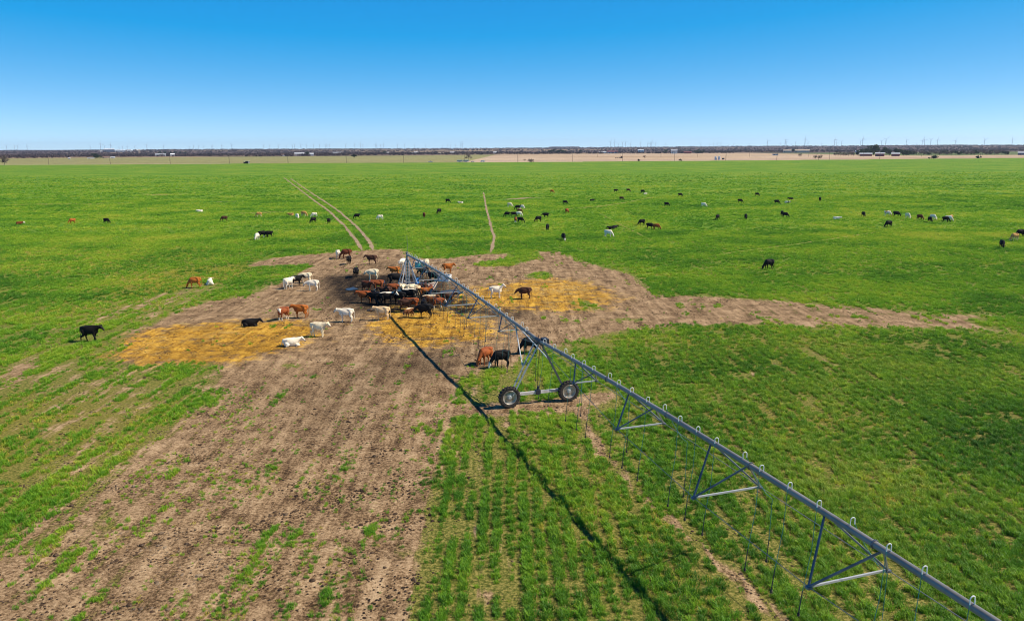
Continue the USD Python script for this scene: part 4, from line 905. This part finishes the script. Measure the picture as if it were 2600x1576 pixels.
mat('pole_wood', (0.16, 0.115, 0.085), 0.9, 0, scale=3, var=0.4)
mat('insulator', (0.25, 0.27, 0.28), 0.4, 0)
stage.CreateClassPrim('/kinds')
UsdGeom.Xform.Define(stage, '/kinds/pole')
def proto(path, name, mesh, mt): usdkit.mesh(stage, f'{path}/{name}', mesh, f'/World/Looks/{mt}', smooth=False)
proto('/kinds/pole', 'shaft', tube([[0, 0, -0.3], [0, 0, 10.8]], [0.24, 0.17], 8), 'pole_wood')
proto('/kinds/pole', 'crossarm', box(0, 0, 10.1, 2.6, 0.14, 0.16), 'pole_wood')
for k_, x_ in enumerate((-1.15, 0.0, 1.15)): proto('/kinds/pole', 'insulator' + (f'_{k_:03d}' if k_ else ''), tube([[x_, 0, 10.18 if x_ else 10.8], [x_, 0, 10.46 if x_ else 11.05]], 0.07, 6), 'insulator')
POLES = [(122.7, 'leftmost'), (278.9, 'second from the left'), (431.4, 'third from the left'), (581.8, 'just left of the small shelter'), (731, 'right of the small shelter'), (879, 'just left of the lone field tree'), (1024, 'left of the parked pickup'),
         (1180, 'behind the white trailers'), (1315, 'right of the white van'), (1453, 'second right of the white van'), (1580.5, 'beside the dark farm implement'), (1713, 'right of the dark farm implement'), (1843, 'right of the two pale silos'),
         (1972.4, 'second right of the pale silos'), (2105.7, 'left of the red barns'), (2233.6, 'in front of the red barns'), (2364, 'by the round dark bush'), (2488, 'rightmost')]
for nx, w in POLES:
    p = on_edge(nx, 5.0); copy_of('/kinds/pole', 'utility_pole', f'wooden utility pole along the far field edge, {w}', 'utility pole', (*p, hz(*p)), 4, 'utility poles along the far edge of the field')
for nx, w in ((1516, 'near row of the pale stubble field, leftmost'), (1678, 'pale stubble field, second from left'), (1770, 'pale stubble field, left of the silos'), (1902, 'pale stubble field, right of the silos'), (2053, 'pale stubble field, before the tan houses'), (2192, 'just before the left red barn'), (2338, 'right of the farm grove')):
    p = away(nx, 1480); copy_of('/kinds/pole', 'utility_pole', f'thin wooden pole farther off, {w}', 'utility pole', (*p, hz(*p)), 8, 'thin poles in the stubble field')

blade_mat('dark_leaf', [(0.2, (0.012, 0.026, 0.012)), (0.5, (0.024, 0.046, 0.018)), (0.8, (0.05, 0.075, 0.025))], trans=0.2)
blade_mat('bare_twig', [(0.2, (0.075, 0.055, 0.048)), (0.5, (0.12, 0.088, 0.075)), (0.8, (0.17, 0.13, 0.105))], trans=0.1)
blade_mat('scrub_twig', [(0.2, (0.042, 0.028, 0.028)), (0.5, (0.075, 0.050, 0.048)), (0.8, (0.12, 0.080, 0.066))], trans=0.1)
mat('bark', (0.10, 0.075, 0.06), 0.95, 0, scale=4)
def crown(h, w, z0, n, size, seed, bare=False):
    """Leaf clumps (or twig bundles) gathered round a dozen uneven lobes, with gaps between."""
    r = np.random.default_rng(seed); V, F = [], []
    lob = np.column_stack([r.normal(0, 0.26, 11) * w, r.normal(0, 0.26, 11) * w, r.uniform(z0 + 0.12 * h, h * 0.88, 11)])
    rad = r.uniform(0.16, 0.27, 11) * w
    for _ in range(n):
        k_ = r.integers(0, 11); d = r.normal(size=3); d /= np.linalg.norm(d); c = lob[k_] + d * rad[k_] * r.uniform(0.55, 1.08) * [1, 1, 0.75]
        c[2] = np.clip(c[2], z0, h)
        a = r.normal(size=3); a /= np.linalg.norm(a); b = np.cross(a, r.normal(size=3)); b /= np.linalg.norm(b) + 1e-9
        s1, s2 = size * r.uniform(0.6, 1.3), size * r.uniform(0.5, 1.0)
        if bare: a = d * 0.8 + a * 0.5 + [0, 0, 0.5]; s1 *= 1.5; s2 *= 0.22
        q = len(V); V += [c - a * s1, c + b * s2, c + a * s1, c - b * s2]; F += [[q, q + 1, q + 2], [q, q + 2, q + 3]]
    return trimesh.Trimesh(np.array(V), np.array(F), process=False)
def trunk(h, w, z0, seed):
    r = np.random.default_rng(seed + 500); rr = 0.030 * h + 0.05
    t = [tube([[0, 0, -0.3], [0.02 * h, 0, z0], [0, 0.02 * h, h * 0.6], [0.03 * h, 0, h * 0.85]], [rr, rr * 0.8, rr * 0.45, 0.03], 7)]
    for _ in range(6):
        a, z = r.uniform(0, 2 * math.pi), r.uniform(z0 * 0.8, h * 0.55); e = np.array([math.cos(a) * w * 0.36, math.sin(a) * w * 0.36, z + h * r.uniform(0.15, 0.35)])
        t.append(tube([[0, 0, z], e * [0.5, 0.5, 1] - [0, 0, 0.06 * h], e], [rr * 0.5, rr * 0.3, 0.03], 5))
    return cat(t)
def tree(name, p, h, w, kind, label, group=None, seed=0):
    t = thing(name, label, 'bush' if 'bush' in name else 'tree', (*p, hz(*p)), 0, group)
    z0 = h * (0.06 if 'bush' in name else 0.22)
    obj('trunk', trunk(h, w, z0, seed), 'bark', t)
    obj('crown', crown(h, w, z0, 420, w * (0.075 if kind == 'dark' else 0.09), seed, kind == 'bare'), 'dark_leaf' if kind == 'dark' else 'bare_twig', t)
gp_ = lambda nx, ny: G(nx, ny)
tree('bare_tree', on_edge(9, 2), 9.5, 12, 'bare', 'wide grey leafless tree at the left end of the field edge', seed=1)
tree('tree', gp_(242, 403.5), 11, 10, 'dark', 'taller of two dark green trees by the brown roofed house', seed=2)
tree('tree', gp_(252, 404), 8, 8, 'dark', 'shorter of two dark green trees by the brown roofed house', seed=3)
tree('tree', gp_(899, 401.5), 7.5, 9, 'dark', 'lone dark round tree standing in the olive field', seed=4)
tree('bare_tree', gp_(1189, 406), 9, 10, 'bare', 'grey leafless tree behind the white trailers', seed=5)
tree('bush', on_edge(2370, 4), 4.0, 8, 'dark', 'low round dark bush on the field edge right of the farm', seed=6)
tree('bush', on_edge(2482, 4), 3.5, 6.5, 'dark', 'low dark bush at the rightmost utility pole', seed=7)
tree('bare_tree', on_edge(2078, 8), 7, 8.5, 'bare', 'small pinkish leafless tree on the field edge left of the farm', seed=8)
tree('bush', gp_(1637, 402), 4, 4.5, 'bare', 'small leafless bush alone in the pale stubble', seed=9)
tree('bush', on_edge(1622, 3), 2.6, 3.5, 'dark', 'small dark bush on the edge right of the farm implement', seed=10)
tree('bush', on_edge(1727, 3), 2.6, 3.5, 'dark', 'small dark bush on the edge left of the pale silos', seed=11)
tree('bare_tree', gp_(2031, 399), 5.5, 6, 'bare', 'little leafless tree in the stubble before the tan houses', seed=12)
tree('bush', on_edge(1345, 4), 3.0, 8, 'bare', 'low leafless thicket on the edge right of the white van', seed=13)
FG = 'dark trees of the farm grove'
for k_, (x_, y_, h_, w_, lab) in enumerate(((870, 212, 8, 9, 'left end of the farm grove'), (905, 205, 10, 10, 'behind the left red barn'), (962, 205, 12, 11, 'between left and middle red barns, rear'), (1012, 205, 16, 14, 'tallest of the farm grove'), (1042, 203, 15, 12, 'second tallest of the farm grove'), (985, 212, 8, 8, 'low, between the left and middle barns'),
      (1100, 203, 12, 12, 'behind the middle red barn'), (1135, 205, 11, 11, 'right behind the middle red barn'), (1165, 210, 8, 8, 'between the middle and right red barns'), (1235, 203, 10, 10, 'behind the right red barn'), (1268, 206, 9, 9, 'right behind the right red barn'), (1302, 210, 8, 9, 'second from the right of the grove'), (1330, 211, 7, 9, 'right end of the farm grove'))):
    tree('tree', gp_(1950 + x_ / 3.79, 340 + y_ / 3.79), h_ * 1.3, w_ * 1.35, 'dark', f'dark evergreen tree, {lab}', FG, 20 + k_)
for k_ in range(8):
    tree('bare_tree', gp_(2121 + k_ * 6.6, 396.4 + 0.3 * (k_ % 3)), 6 + (k_ * 7 % 4), 7.5, 'bare', f'leafless orchard tree left of the red barns, {ORD[k_]} from the left in its row', 'leafless orchard trees left of the farm', 40 + k_)
for k_ in range(26):
    tree('bare_tree', gp_(2306 + k_ * 9.9, 393.9 - 0.03 * k_ + 0.35 * (k_ * 5 % 3)), 6.5 + 0.8 * (k_ * 7 % 5), 11, 'dark' if k_ % 4 == 1 else 'bare', f'dusky tree in the long hedgerow right of the farm, {ORD[k_]} from its left end', 'trees of the hedgerow right of the farm', 60 + k_)
for k_ in range(7):
    tree('tree', gp_(1394 + 6.4 * k_, 390.2), 11 + (k_ % 3) * 2, 12, 'dark', f'dark tree beneath the flat topped hill, {ORD[k_]} from the left in its clump', 'clump of dark trees beneath the flat hill', 90 + k_)
for k_, (nx, ny, lab) in enumerate(((779, 396, 'between the two long white barns'), (1690, 390, 'left of the big white store'), (1768, 390.5, 'right of the dark red house'), (1783, 390.5, 'second right of the dark red house'), (1473, 389, 'left of the long white shed'), (2012, 387.3, 'between the pale houses'), (976, 392, 'left of the small white hut'))):
    tree('tree', gp_(nx, ny), 12, 12, 'dark', f'dark distant tree {lab}', None, 100 + k_)
for k_ in range(6):
    tree('tree', away(408 + 13 * k_, 3900), 11, 12, 'dark', f'dark tree right of the white factory, {ORD[k_]} from the left in its row', 'spaced trees right of the factory', 110 + k_)

for nm_, c_ in (('wall_white', (0.55, 0.53, 0.50)), ('wall_tan', (0.52, 0.40, 0.28)), ('wall_red', (0.22, 0.045, 0.035)), ('wall_grey', (0.33, 0.36, 0.41)), ('wall_slate', (0.09, 0.11, 0.16)), ('roof_metal', (0.40, 0.41, 0.42)), ('roof_brown', (0.20, 0.12, 0.085)), ('roof_red', (0.17, 0.05, 0.045)), ('door_dark', (0.05, 0.05, 0.055)), ('glass_dark', (0.03, 0.04, 0.05)), ('paint_white', (0.60, 0.60, 0.60)), ('paint_silver', (0.45, 0.47, 0.50)), ('tyre', (0.02, 0.02, 0.02)), ('machine_dark', (0.05, 0.038, 0.032))):
    mat(nm_, c_, 0.35 if 'glass' in nm_ else 0.6, 0, var=0.15, scale=0.6)
def house(name, x0, x1, base, wh, rh, dep, wall, roof, label, dist=None, ndoor=1, nwin=3, catg='building', group=None):
    """A gabled building whose long side faces the field."""
    xm = (x0 + x1) / 2; p = away(xm, dist) if dist else G(xm, base); L = (x1 - x0) * float(np.linalg.norm(p)) / FOCAL
    a = math.degrees(math.atan2(-p[0], p[1])); t = thing(name, label, catg, (p[0], p[1], hz(*p)), a, group)
    obj('wall', box(0, dep / 2, wh / 2 - 0.3, L, dep, wh + 0.6), wall, t)
    o = 0.5; V = np.array([[x, y, z] for x in (-L / 2 - o, L / 2 + o) for y, z in ((-o, wh), (dep / 2, wh + rh), (dep + o, wh))])
    obj('roof', trimesh.convex.convex_hull(V), roof, t)
    slots = np.linspace(-L / 2, L / 2, ndoor + nwin + 2)[1:-1]
    for k_, x_ in enumerate(slots):
        sp_ = L / (ndoor + nwin + 1)
        if k_ < ndoor: obj('door', box(x_, -0.03, wh * 0.38, sp_ * 0.55, 0.12, wh * 0.76), 'door_dark', t)
        else: obj('window', box(x_, -0.03, wh * 0.6, sp_ * 0.45, 0.12, wh * 0.28), 'glass_dark', t)
H = house
H('factory', 269, 290, 0, 15, 4, 40, 'wall_slate', 'paint_white', 'tall factory hall with dark wall and white roof at far left', 5200, 1, 4)
H('factory_hall', 297, 318, 0, 9, 3, 40, 'wall_grey', 'paint_white', 'long low factory hall with white roof beside the tall one', 5200, 1, 5)
H('shed', 326, 338, 0, 9, 3, 20, 'wall_white', 'paint_white', 'white shed right of the two factory halls', 5200, 1, 2)
H('shed', 350, 357, 0, 9, 3, 15, 'wall_tan', 'wall_tan', 'orange tan shed right of the factory', 5200, 1, 2)
H('shed', 257, 263, 0, 5, 2, 15, 'wall_white', 'paint_white', 'small white shed left of the tall factory hall', 5200, 1, 1)
H('house', 262, 277, 402.3, 2.6, 2.0, 9, 'wall_tan', 'roof_brown', 'low house with brown roof right of the dark tree pair')
H('shed', 282, 291, 402.3, 2.8, 1.0, 7, 'wall_white', 'paint_white', 'small white shed right of the brown roofed house', None, 1, 1)
H('shed', 224, 238, 403.0, 1.8, 0.8, 5, 'wall_white', 'roof_metal', 'low pale shed left of the dark tree pair', None, 1, 2)
H('shed', 174, 178, 404.8, 2.2, 0.8, 4, 'wall_white', 'paint_white', 'tiny white hut alone in the olive field at left', None, 1, 1)
H('barn', 397, 419, 397.0, 5, 2.5, 14, 'wall_white', 'roof_metal', 'pale long barn left of the white hangar', None, 1, 3)
H('hangar', 434, 443, 397.0, 5, 3.5, 14, 'wall_white', 'paint_white', 'white hangar in the scrub at left', None, 1, 0)
H('barn', 749, 774, 395.6, 6, 2.5, 16, 'wall_white', 'paint_white', 'longer of two white barns with white roofs left of centre', None, 2, 4)
H('barn', 783, 796, 395.6, 5, 2.5, 16, 'wall_white', 'paint_white', 'shorter of two white barns left of centre', None, 1, 2)
H('house', 715, 724, 396.6, 3.5, 2, 10, 'wall_white', 'roof_brown', 'small white house left of the long white barns')
H('barn', 846, 868, 391.3, 5, 2.5, 18, 'wall_white', 'roof_metal', 'long pale barn in the scrub above the lone field tree', None, 1, 5)
H('hut', 981, 988, 391.8, 5, 2.2, 12, 'wall_white', 'paint_white', 'small white hut in the scrub left of centre', None, 1, 1)
H('shed', 1043, 1050, 392.0, 4, 2, 12, 'wall_tan', 'roof_metal', 'tan shed touching a white one above the parked pickup', None, 1, 1)
H('shed', 1052, 1062, 391.6, 6, 2, 12, 'wall_white', 'paint_white', 'white shed above the parked pickup', None, 1, 2)
H('barn', 1110, 1126, 391.9, 4.5, 2, 14, 'wall_tan', 'wall_tan', 'tan low barn above the trailers', None, 1, 3)
H('barn', 1143, 1154, 391.0, 4.5, 2.5, 14, 'wall_slate', 'paint_white', 'dark walled barn with white roof above the trailers', None, 1, 2)
H('house', 1253, 1262, 391.2, 5, 2.5, 12, 'wall_white', 'paint_white', 'white house in the scrub at the left end of the stubble field')
H('house', 1348, 1365, 390.6, 4.5, 2.5, 12, 'wall_white', 'roof_brown', 'white house left of the clump of dark trees')
H('shed', 1521.6, 1539, 389.2, 4, 2, 12, 'wall_white', 'paint_white', 'long white shed right of the dark tree clump', None, 1, 4)
H('house', 1543, 1568, 389.4, 4.5, 4, 14, 'wall_grey', 'roof_red', 'dark red roofed house right of the long white shed')
H('store', 1620, 1634, 386.6, 9, 3, 20, 'wall_white', 'paint_white', 'white store in the middle of the scrub', None, 1, 2)
H('store', 1704, 1719, 390.2, 9.5, 2.5, 16, 'wall_white', 'roof_metal', 'big white store at the far edge of the stubble', None, 1, 3)
H('house', 1737, 1755, 390.0, 4, 2.5, 12, 'wall_red', 'roof_red', 'dark red house right of the big white store')
H('house', 1989.6, 2008, 387.0, 6, 3, 14, 'wall_tan', 'wall_tan', 'left of two pale tan houses at right')
H('house', 2018.6, 2053, 387.2, 6, 4, 14, 'wall_tan', 'wall_tan', 'right and longer of two pale tan houses at right', None, 1, 6)
H('barn', 2185, 2211, 396.6, 3.6, 2.2, 12, 'wall_red', 'roof_metal', 'left red barn with pale roof in the farm grove', None, 1, 4)
H('barn', 2224, 2243, 397.0, 4.6, 2.2, 12, 'wall_red', 'roof_metal', 'middle red barn with pale roof in the farm grove', None, 1, 3)
H('barn', 2265, 2282, 396.8, 3.8, 2.4, 12, 'wall_red', 'roof_metal', 'right red barn with pinkish pale roof in the farm grove', None, 1, 3)
H('shed', 2174, 2202, 386.6, 4, 2, 18, 'wall_grey', 'roof_metal', 'long grey metal shed beyond the farm grove', None, 1, 5)
H('barn', 2588, 2606, 394.0, 4, 2.5, 12, 'wall_slate', 'roof_metal', 'blue grey shed cut by the right edge', None, 1, 2)
H('shed', 1962, 1975, 394.6, 2.6, 1, 6, 'wall_white', 'roof_brown', 'small white and dark shed in the stubble left of the tan houses', None, 1, 1)

def silo(nx, ny, r, h, label, group):
    p = G(nx, ny); t = thing('silo', label, 'silo', (*p, 0), 0, group)
    obj('tank', trimesh.creation.cylinder(r, h, sections=20, transform=trimesh.transformations.translation_matrix([0, 0, h / 2])), 'paint_silver', t, smooth=40)
    obj('roof', trimesh.creation.cone(r + 0.08, 0.8, sections=20, transform=trimesh.transformations.translation_matrix([0, 0, h + 0.003])), 'roof_metal', t, smooth=40)
silo(1817, 406.3, 1.5, 4.2, 'left of two pale silos beyond the field edge', 'pale silos at the field edge'); silo(1826, 406.3, 1.5, 4.4, 'right of two pale silos beyond the field edge', 'pale silos at the field edge')
p = G(1836, 406.3); t = thing('fuel_tank', 'black tank on legs right of the pale silos', 'tank', (*p, 0), 0)
obj('drum', tube([[-1.4, 0, 1.7], [1.4, 0, 1.7]], 1.0, 16), 'machine_dark', t, smooth=40)
for x_ in (-0.9, 0.9):
    for y_ in (-0.5, 0.5): obj('leg', box(x_, y_, 0.45, 0.12, 0.12, 0.9), 'machine_dark', t)
p = on_edge(625, 4); t = thing('shelter', 'small open shelter with white side at the left field edge', 'shelter', (*p, 0), 0)
obj('roof', box(0, 0, 2.75, 7.0, 3.4, 0.25), 'paint_white', t); obj('back_wall', box(0.8, 1.5, 1.3, 5.2, 0.15, 2.6), 'machine_dark', t); obj('side_wall', box(2.9, 0, 1.3, 0.15, 2.8, 2.6), 'wall_white', t)
for x_ in (-3.3, 3.3):
    for y_ in (-1.5, 1.45): obj('post', box(x_, y_, 1.3, 0.16, 0.16, 2.6), 'pole_wood', t)
obj('feed_bin', box(-2.2, 0, 0.75, 1.6, 1.8, 1.5), 'machine_dark', t)
p = G(1572, 402.3); t = thing('farm_implement', 'long dark farm implement parked in the pale stubble', 'farm implement', (*p, 0), 3)
obj('frame', box(-1, 0, 1.1, 11.5, 0.5, 0.35), 'machine_dark', t); obj('cab', box(4.2, 0, 2.2, 1.9, 1.9, 2.4), 'machine_dark', t); obj('hood', box(2.0, 0, 1.5, 2.6, 1.4, 1.2), 'machine_dark', t); obj('exhaust', tube([[2.2, 0, 2.0], [2.2, 0, 4.4]], 0.1, 6), 'machine_dark', t)
for x_, r_ in ((4.4, 1.0), (1.4, 0.7), (-3.0, 0.55), (-5.5, 0.55)):
    for y_ in (-1.0, 1.0): obj('wheel', tube([[x_, y_ - 0.2, r_], [x_, y_ + 0.2, r_]], r_, 14), 'tyre', t)
for x_ in np.arange(-6, 0.5, 1.1): obj('tine', bar([x_, 0, 1.0], [x_ - 0.4, 0, 0.1], 0.12), 'machine_dark', t)

def vehicle(kind, nx, beyond_, rz, paint, label, group=None):
    p = on_edge(nx, beyond_); t = thing(kind, label, {'pickup': 'pickup', 'van': 'van', 'car': 'car', 'trailer': 'trailer'}[kind], (*p, 0), rz, group)
    def prof(pts, w): m = trimesh.creation.extrude_polygon(Polygon(pts), w, engine='earcut'); m.apply_translation([0, 0, -w / 2]); m.apply_transform(trimesh.transformations.rotation_matrix(math.pi / 2, [1, 0, 0])); return m
    if kind == 'pickup':
        obj('body', prof([(-2.9, .55), (2.7, .55), (2.9, .8), (2.8, 1.15), (1.3, 1.25), (-2.9, 1.25)], 1.9), paint, t); obj('cab', prof([(-0.9, 1.253), (1.35, 1.253), (0.7, 1.9), (-0.8, 1.9)], 1.75), paint, t); obj('window', prof([(-0.72, 1.32), (1.05, 1.32), (0.6, 1.8), (-0.66, 1.8)], 1.80), 'glass_dark', t); xs = (-1.8, 1.8)
    elif kind == 'van':
        obj('body', prof([(-2.6, .5), (2.5, .5), (2.6, 1.2), (1.9, 1.4), (1.4, 2.3), (-2.6, 2.35)], 1.95), paint, t); obj('window', prof([(0.3, 1.45), (1.6, 1.45), (1.25, 2.05), (0.3, 2.05)], 2.0), 'glass_dark', t); xs = (-1.6, 1.6)
    elif kind == 'car':
        obj('body', prof([(-2.2, .45), (2.2, .45), (2.25, .8), (1.1, .95), (-2.2, 1.0)], 1.8), paint, t); obj('cab', prof([(-1.6, 1.003), (1.0, .963), (0.4, 1.45), (-1.2, 1.45)], 1.6), paint, t); obj('window', prof([(-1.35, 1.06), (.8, 1.03), (0.32, 1.38), (-1.1, 1.38)], 1.65), 'glass_dark', t); xs = (-1.4, 1.4)
    else:
        obj('body', prof([(-3.4, .8), (3.2, .8), (3.4, 1.0), (3.4, 2.5), (2.9, 2.85), (-3.2, 2.85), (-3.4, 2.6)], 2.3), paint, t)
        for x_ in np.arange(-2.6, 2.8, 1.3): obj('window', box(x_, 0, 2.1, 0.8, 2.36, 0.6), 'glass_dark', t)
        obj('hitch', bar([3.2, 0, .75], [4.6, 0, .6], 0.12), 'machine_dark', t); xs = (-0.6, 0.5)
    for x_ in xs:
        for y_ in (-0.85, 0.85): obj('wheel', tube([[x_, y_ - 0.12, .4], [x_, y_ + 0.12, .4]], .4, 14), 'tyre', t)
vehicle('pickup', 1093, 5, 8, 'paint_silver', 'silver pickup parked alone on the field edge track')
vehicle('trailer', 1167, 5, 4, 'paint_white', 'left of two white trailers parked on the field edge', 'white trailers at the field edge')
vehicle('trailer', 1183, 6, 182, 'paint_white', 'right of two white trailers parked on the field edge', 'white trailers at the field edge')
vehicle('car', 1200, 5, 3, 'paint_white', 'white car between the trailers and the van')
vehicle('van', 1225, 5, 186, 'paint_white', 'white van parked at the start of the stubble field')

# turbines
mat('turbine_white', (0.30, 0.32, 0.35), 0.5, 0, var=0.05)
def airfoil(L):
    pts = [(0.0, 0.9), (0.12, 1.0), (0.25, 2.1), (0.6, 1.3), (1.0, 0.35)]
    V, F = [], []
    for f, c_ in pts:
        V += [[-c_ * 0.6, -0.22 * c_, f * L], [c_ * 0.6, -0.1 * c_, f * L], [c_ * 0.4, 0.22 * c_, f * L], [-c_ * 0.6, 0.15 * c_, f * L]]
    for i in range(len(pts) - 1):
        for k_ in range(4): a, b = 4 * i + k_, 4 * i + (k_ + 1) % 4; F += [[a, b, b + 4], [a, b + 4, a + 4]]
    F += [[0, 2, 1], [0, 3, 2], [16, 17, 18], [16, 18, 19]]
    return trimesh.Trimesh(np.array(V), np.array(F), process=False)
for k_ in range(5):
    pth = f'/kinds/turbine_{k_}'; UsdGeom.Xform.Define(stage, pth)
    proto(pth, 'tower', tube([[0, 0, -12], [0, 0, 83]], [2.8, 2.0], 12), 'turbine_white')
    proto(pth, 'nacelle', box(0, 1.5, 85, 3.6, 10, 4), 'turbine_white')
    proto(pth, 'hub', tube([[0, -3.6, 85], [0, -5.2, 85], [0, -6.6, 85]], [1.8, 1.8, 0.5], 10), 'turbine_white')
    for b_ in range(3):
        m = airfoil(44); m.apply_transform(trimesh.transformations.rotation_matrix(2 * math.pi / 3 * b_ + k_ * 0.47, [0, 1, 0])); m.apply_translation([0, -5.0, 85]); proto(pth, 'blade' + (f'_{b_:03d}' if b_ else ''), m, 'turbine_white')
TUR = {'right': (1950, 340, [(110,90),(155,66),(168,80),(215,103),(255,85),(345,55),(375,85),(503,98),(630,60),(648,84),(697,78),(880,75),(898,55),(1078,75),(1120,60),(1318,70),(1417,95),(1470,70),(1490,62),(1550,65),(1615,66),(1788,72),(2067,65),(2330,62),(2462,66)]),
       'hill': (1300, 340, [(845,110),(895,110),(945,80),(985,78),(1020,95),(1057,85),(1090,82),(1135,95),(1230,88),(1303,90),(1325,90),(1342,80),(1378,88),(1470,100),(1805,95),(1895,100),(1932,95),(1967,93),(2002,90),(2080,105),(2128,100),(2275,100),(2452,72)]),
       'centre': (650, 350, [(82,75),(140,80),(222,70),(298,80),(355,70),(378,70),(440,70),(495,70),(558,70),(620,70),(672,72),(690,70),(713,70),(868,68),(957,68),(1010,60),(1035,70),(1155,65),(1165,70),(1205,70),(1230,62),(1365,65),(1435,66),(1527,70),(1635,72),(1795,77),(1847,68),(1873,65),(1922,68),(1975,48),(1990,55),(2080,70)]),
       'left': (0, 360, [(77,48),(155,50),(185,50),(275,48),(880,48),(980,27),(1020,45),(1075,33),(1157,50),(1190,50),(1240,48),(1310,45),(1425,34),(1585,42),(1833,47),(1873,40),(1920,42),(1967,46),(2043,42),(2057,44),(2145,38),(2240,34),(2330,58),(2420,58)])}
TL = {'hill': ('faint wind turbine right of the flat topped hill', 'faint wind turbines right of the flat hill'), 'centre': ('faint wind turbine left of the flat topped hill', 'faint wind turbines in the centre of the horizon'), 'left': ('very faint wind turbine at the far left horizon', 'very faint wind turbines at the left of the horizon')}
for grp, (ox, oy, lst) in TUR.items():
    for k_, (tx, ty) in enumerate(lst):
        nx, ny = ox + tx / 3.79, oy + ty / 3.79; ang = (379 - (nx - 1300) * 0.0049 - ny) / FOCAL * 0.97
        dist = float(np.clip(94 / max(ang, 1e-4), 8500, 17000)); p = away(nx, dist); g0 = hz(*p)
        s_ = float(np.clip((ang * dist + CAM_H - g0) / 85, 0.45, 1.3))
        lab, gr = TL.get(grp, (f'pale wind turbine on the right horizon, {ORD[min(len(lst) - 1 - k_, 24)]} from the right edge', 'pale wind turbines on the right horizon'))
        if grp in TL: lab = f'{lab}, {ORD[k_]} from the left of its group'
        copy_of(f'/kinds/turbine_{(k_ * 3 + int(tx)) % 5}', 'wind_turbine', lab, 'wind turbine', (*p, g0), math.degrees(math.atan2(-p[0], p[1])) + 15 + 25 * math.sin(k_ * 1.7), gr, s_)

# low hills and the flat topped one
def ridge(nx0, nx1, dist, top, label, name='hills', flat=0.5, mt='hill_scrub'):
    p0, p1 = away(nx0, dist), away(nx1, dist); nu, nv = 40, 9; u_ = np.linspace(0, 1, nu); v_ = np.linspace(-1, 1, nv); V = []
    for v in v_:
        for u in u_:
            e = np.clip(min(u, 1 - u) / (0.5 * (1 - flat)), 0, 1); e = e * e * (3 - 2 * e); c = p0 + (p1 - p0) * u; c = c * (1 + v * 0.045)
            V.append([c[0], c[1], -2 + (top + 2) * e * (1 - v * v) ** 0.6 * (1 + 0.05 * math.sin(17 * u + 3) * (1 if flat < 0.6 else 0.3))])
    ii_ = np.arange(nu * nv).reshape(nv, nu); F = np.stack([ii_[:-1, :-1], ii_[:-1, 1:], ii_[1:, 1:], ii_[1:, :-1]], -1).reshape(-1, 4)
    return obj(name, (np.array(V), F), mt, smooth=True, kind='structure', label=label, category='hill')
mat('hill_scrub', (0.075, 0.062, 0.055), 0.95, 0, scale=0.004, dark=(0.045, 0.040, 0.038), space='world', spec=0.05)
ridge(1380, 1485, 10500, 46, 'low flat topped hill on the horizon at centre', flat=0.68)
ridge(2000, 2700, 8800, 36, 'long wooded ridge on the horizon at right', flat=0.25)
ridge(1550, 2120, 9300, 31, 'low wooded rise on the horizon right of centre', flat=0.3)
ridge(-150, 420, 9000, 30, 'low wooded rise on the horizon at far left', flat=0.4)

rg = np.random.default_rng(33); rows = []
for d0 in list(np.arange(1720, 3200, 75)) + list(np.arange(3250, 5200, 180)) + list(np.arange(5300, 8000, 450)):
    w_ = 0.72 * d0; nn = int(2 * w_ / (9.5 if d0 < 3200 else 13)); q = np.column_stack([rg.uniform(-w_, w_, nn), d0 + rg.normal(0, 28 if d0 < 3200 else 70, nn)])
    gap = meshkit.fbm(np.column_stack([q / np.array([420.0, 160.0]), np.zeros(nn)]), 3, 5); q = q[gap > 0.44]; q = q[(q[:, 1] > scrub_edge(q[:, 0]) + 15) & ~((q[:, 0] > 700) & (q[:, 1] < 2900))]; rows.append(q)
sp = np.vstack(rows)
bush = [crown(5.0, 8.0, 0.2, 46, 1.25, 200 + s) for s in range(4)]
instancer('scrub', bush, ['scrub_twig'] * 4, sp, rg.uniform(0.6, 1.35, len(sp)), rg.integers(0, 4, len(sp)), 'brown leafless mesquite scrub covering the distant country', 'scrub')
print('scrub', len(sp))

# ------------------------------------------------------------------ air
usdkit.material(stage, '/World/Looks/air_haze', {'v': ('principled_volume', {'color': (0.80, 0.88, 1.0), 'density': HAZE, 'anisotropy': 0.3})}, [], volume='v.volume')
obj('haze', box(0, 8500, 109, 43000, 23500, 229), 'air_haze', kind='stuff', label='thin blue haze in the air over the whole plain', category='haze')
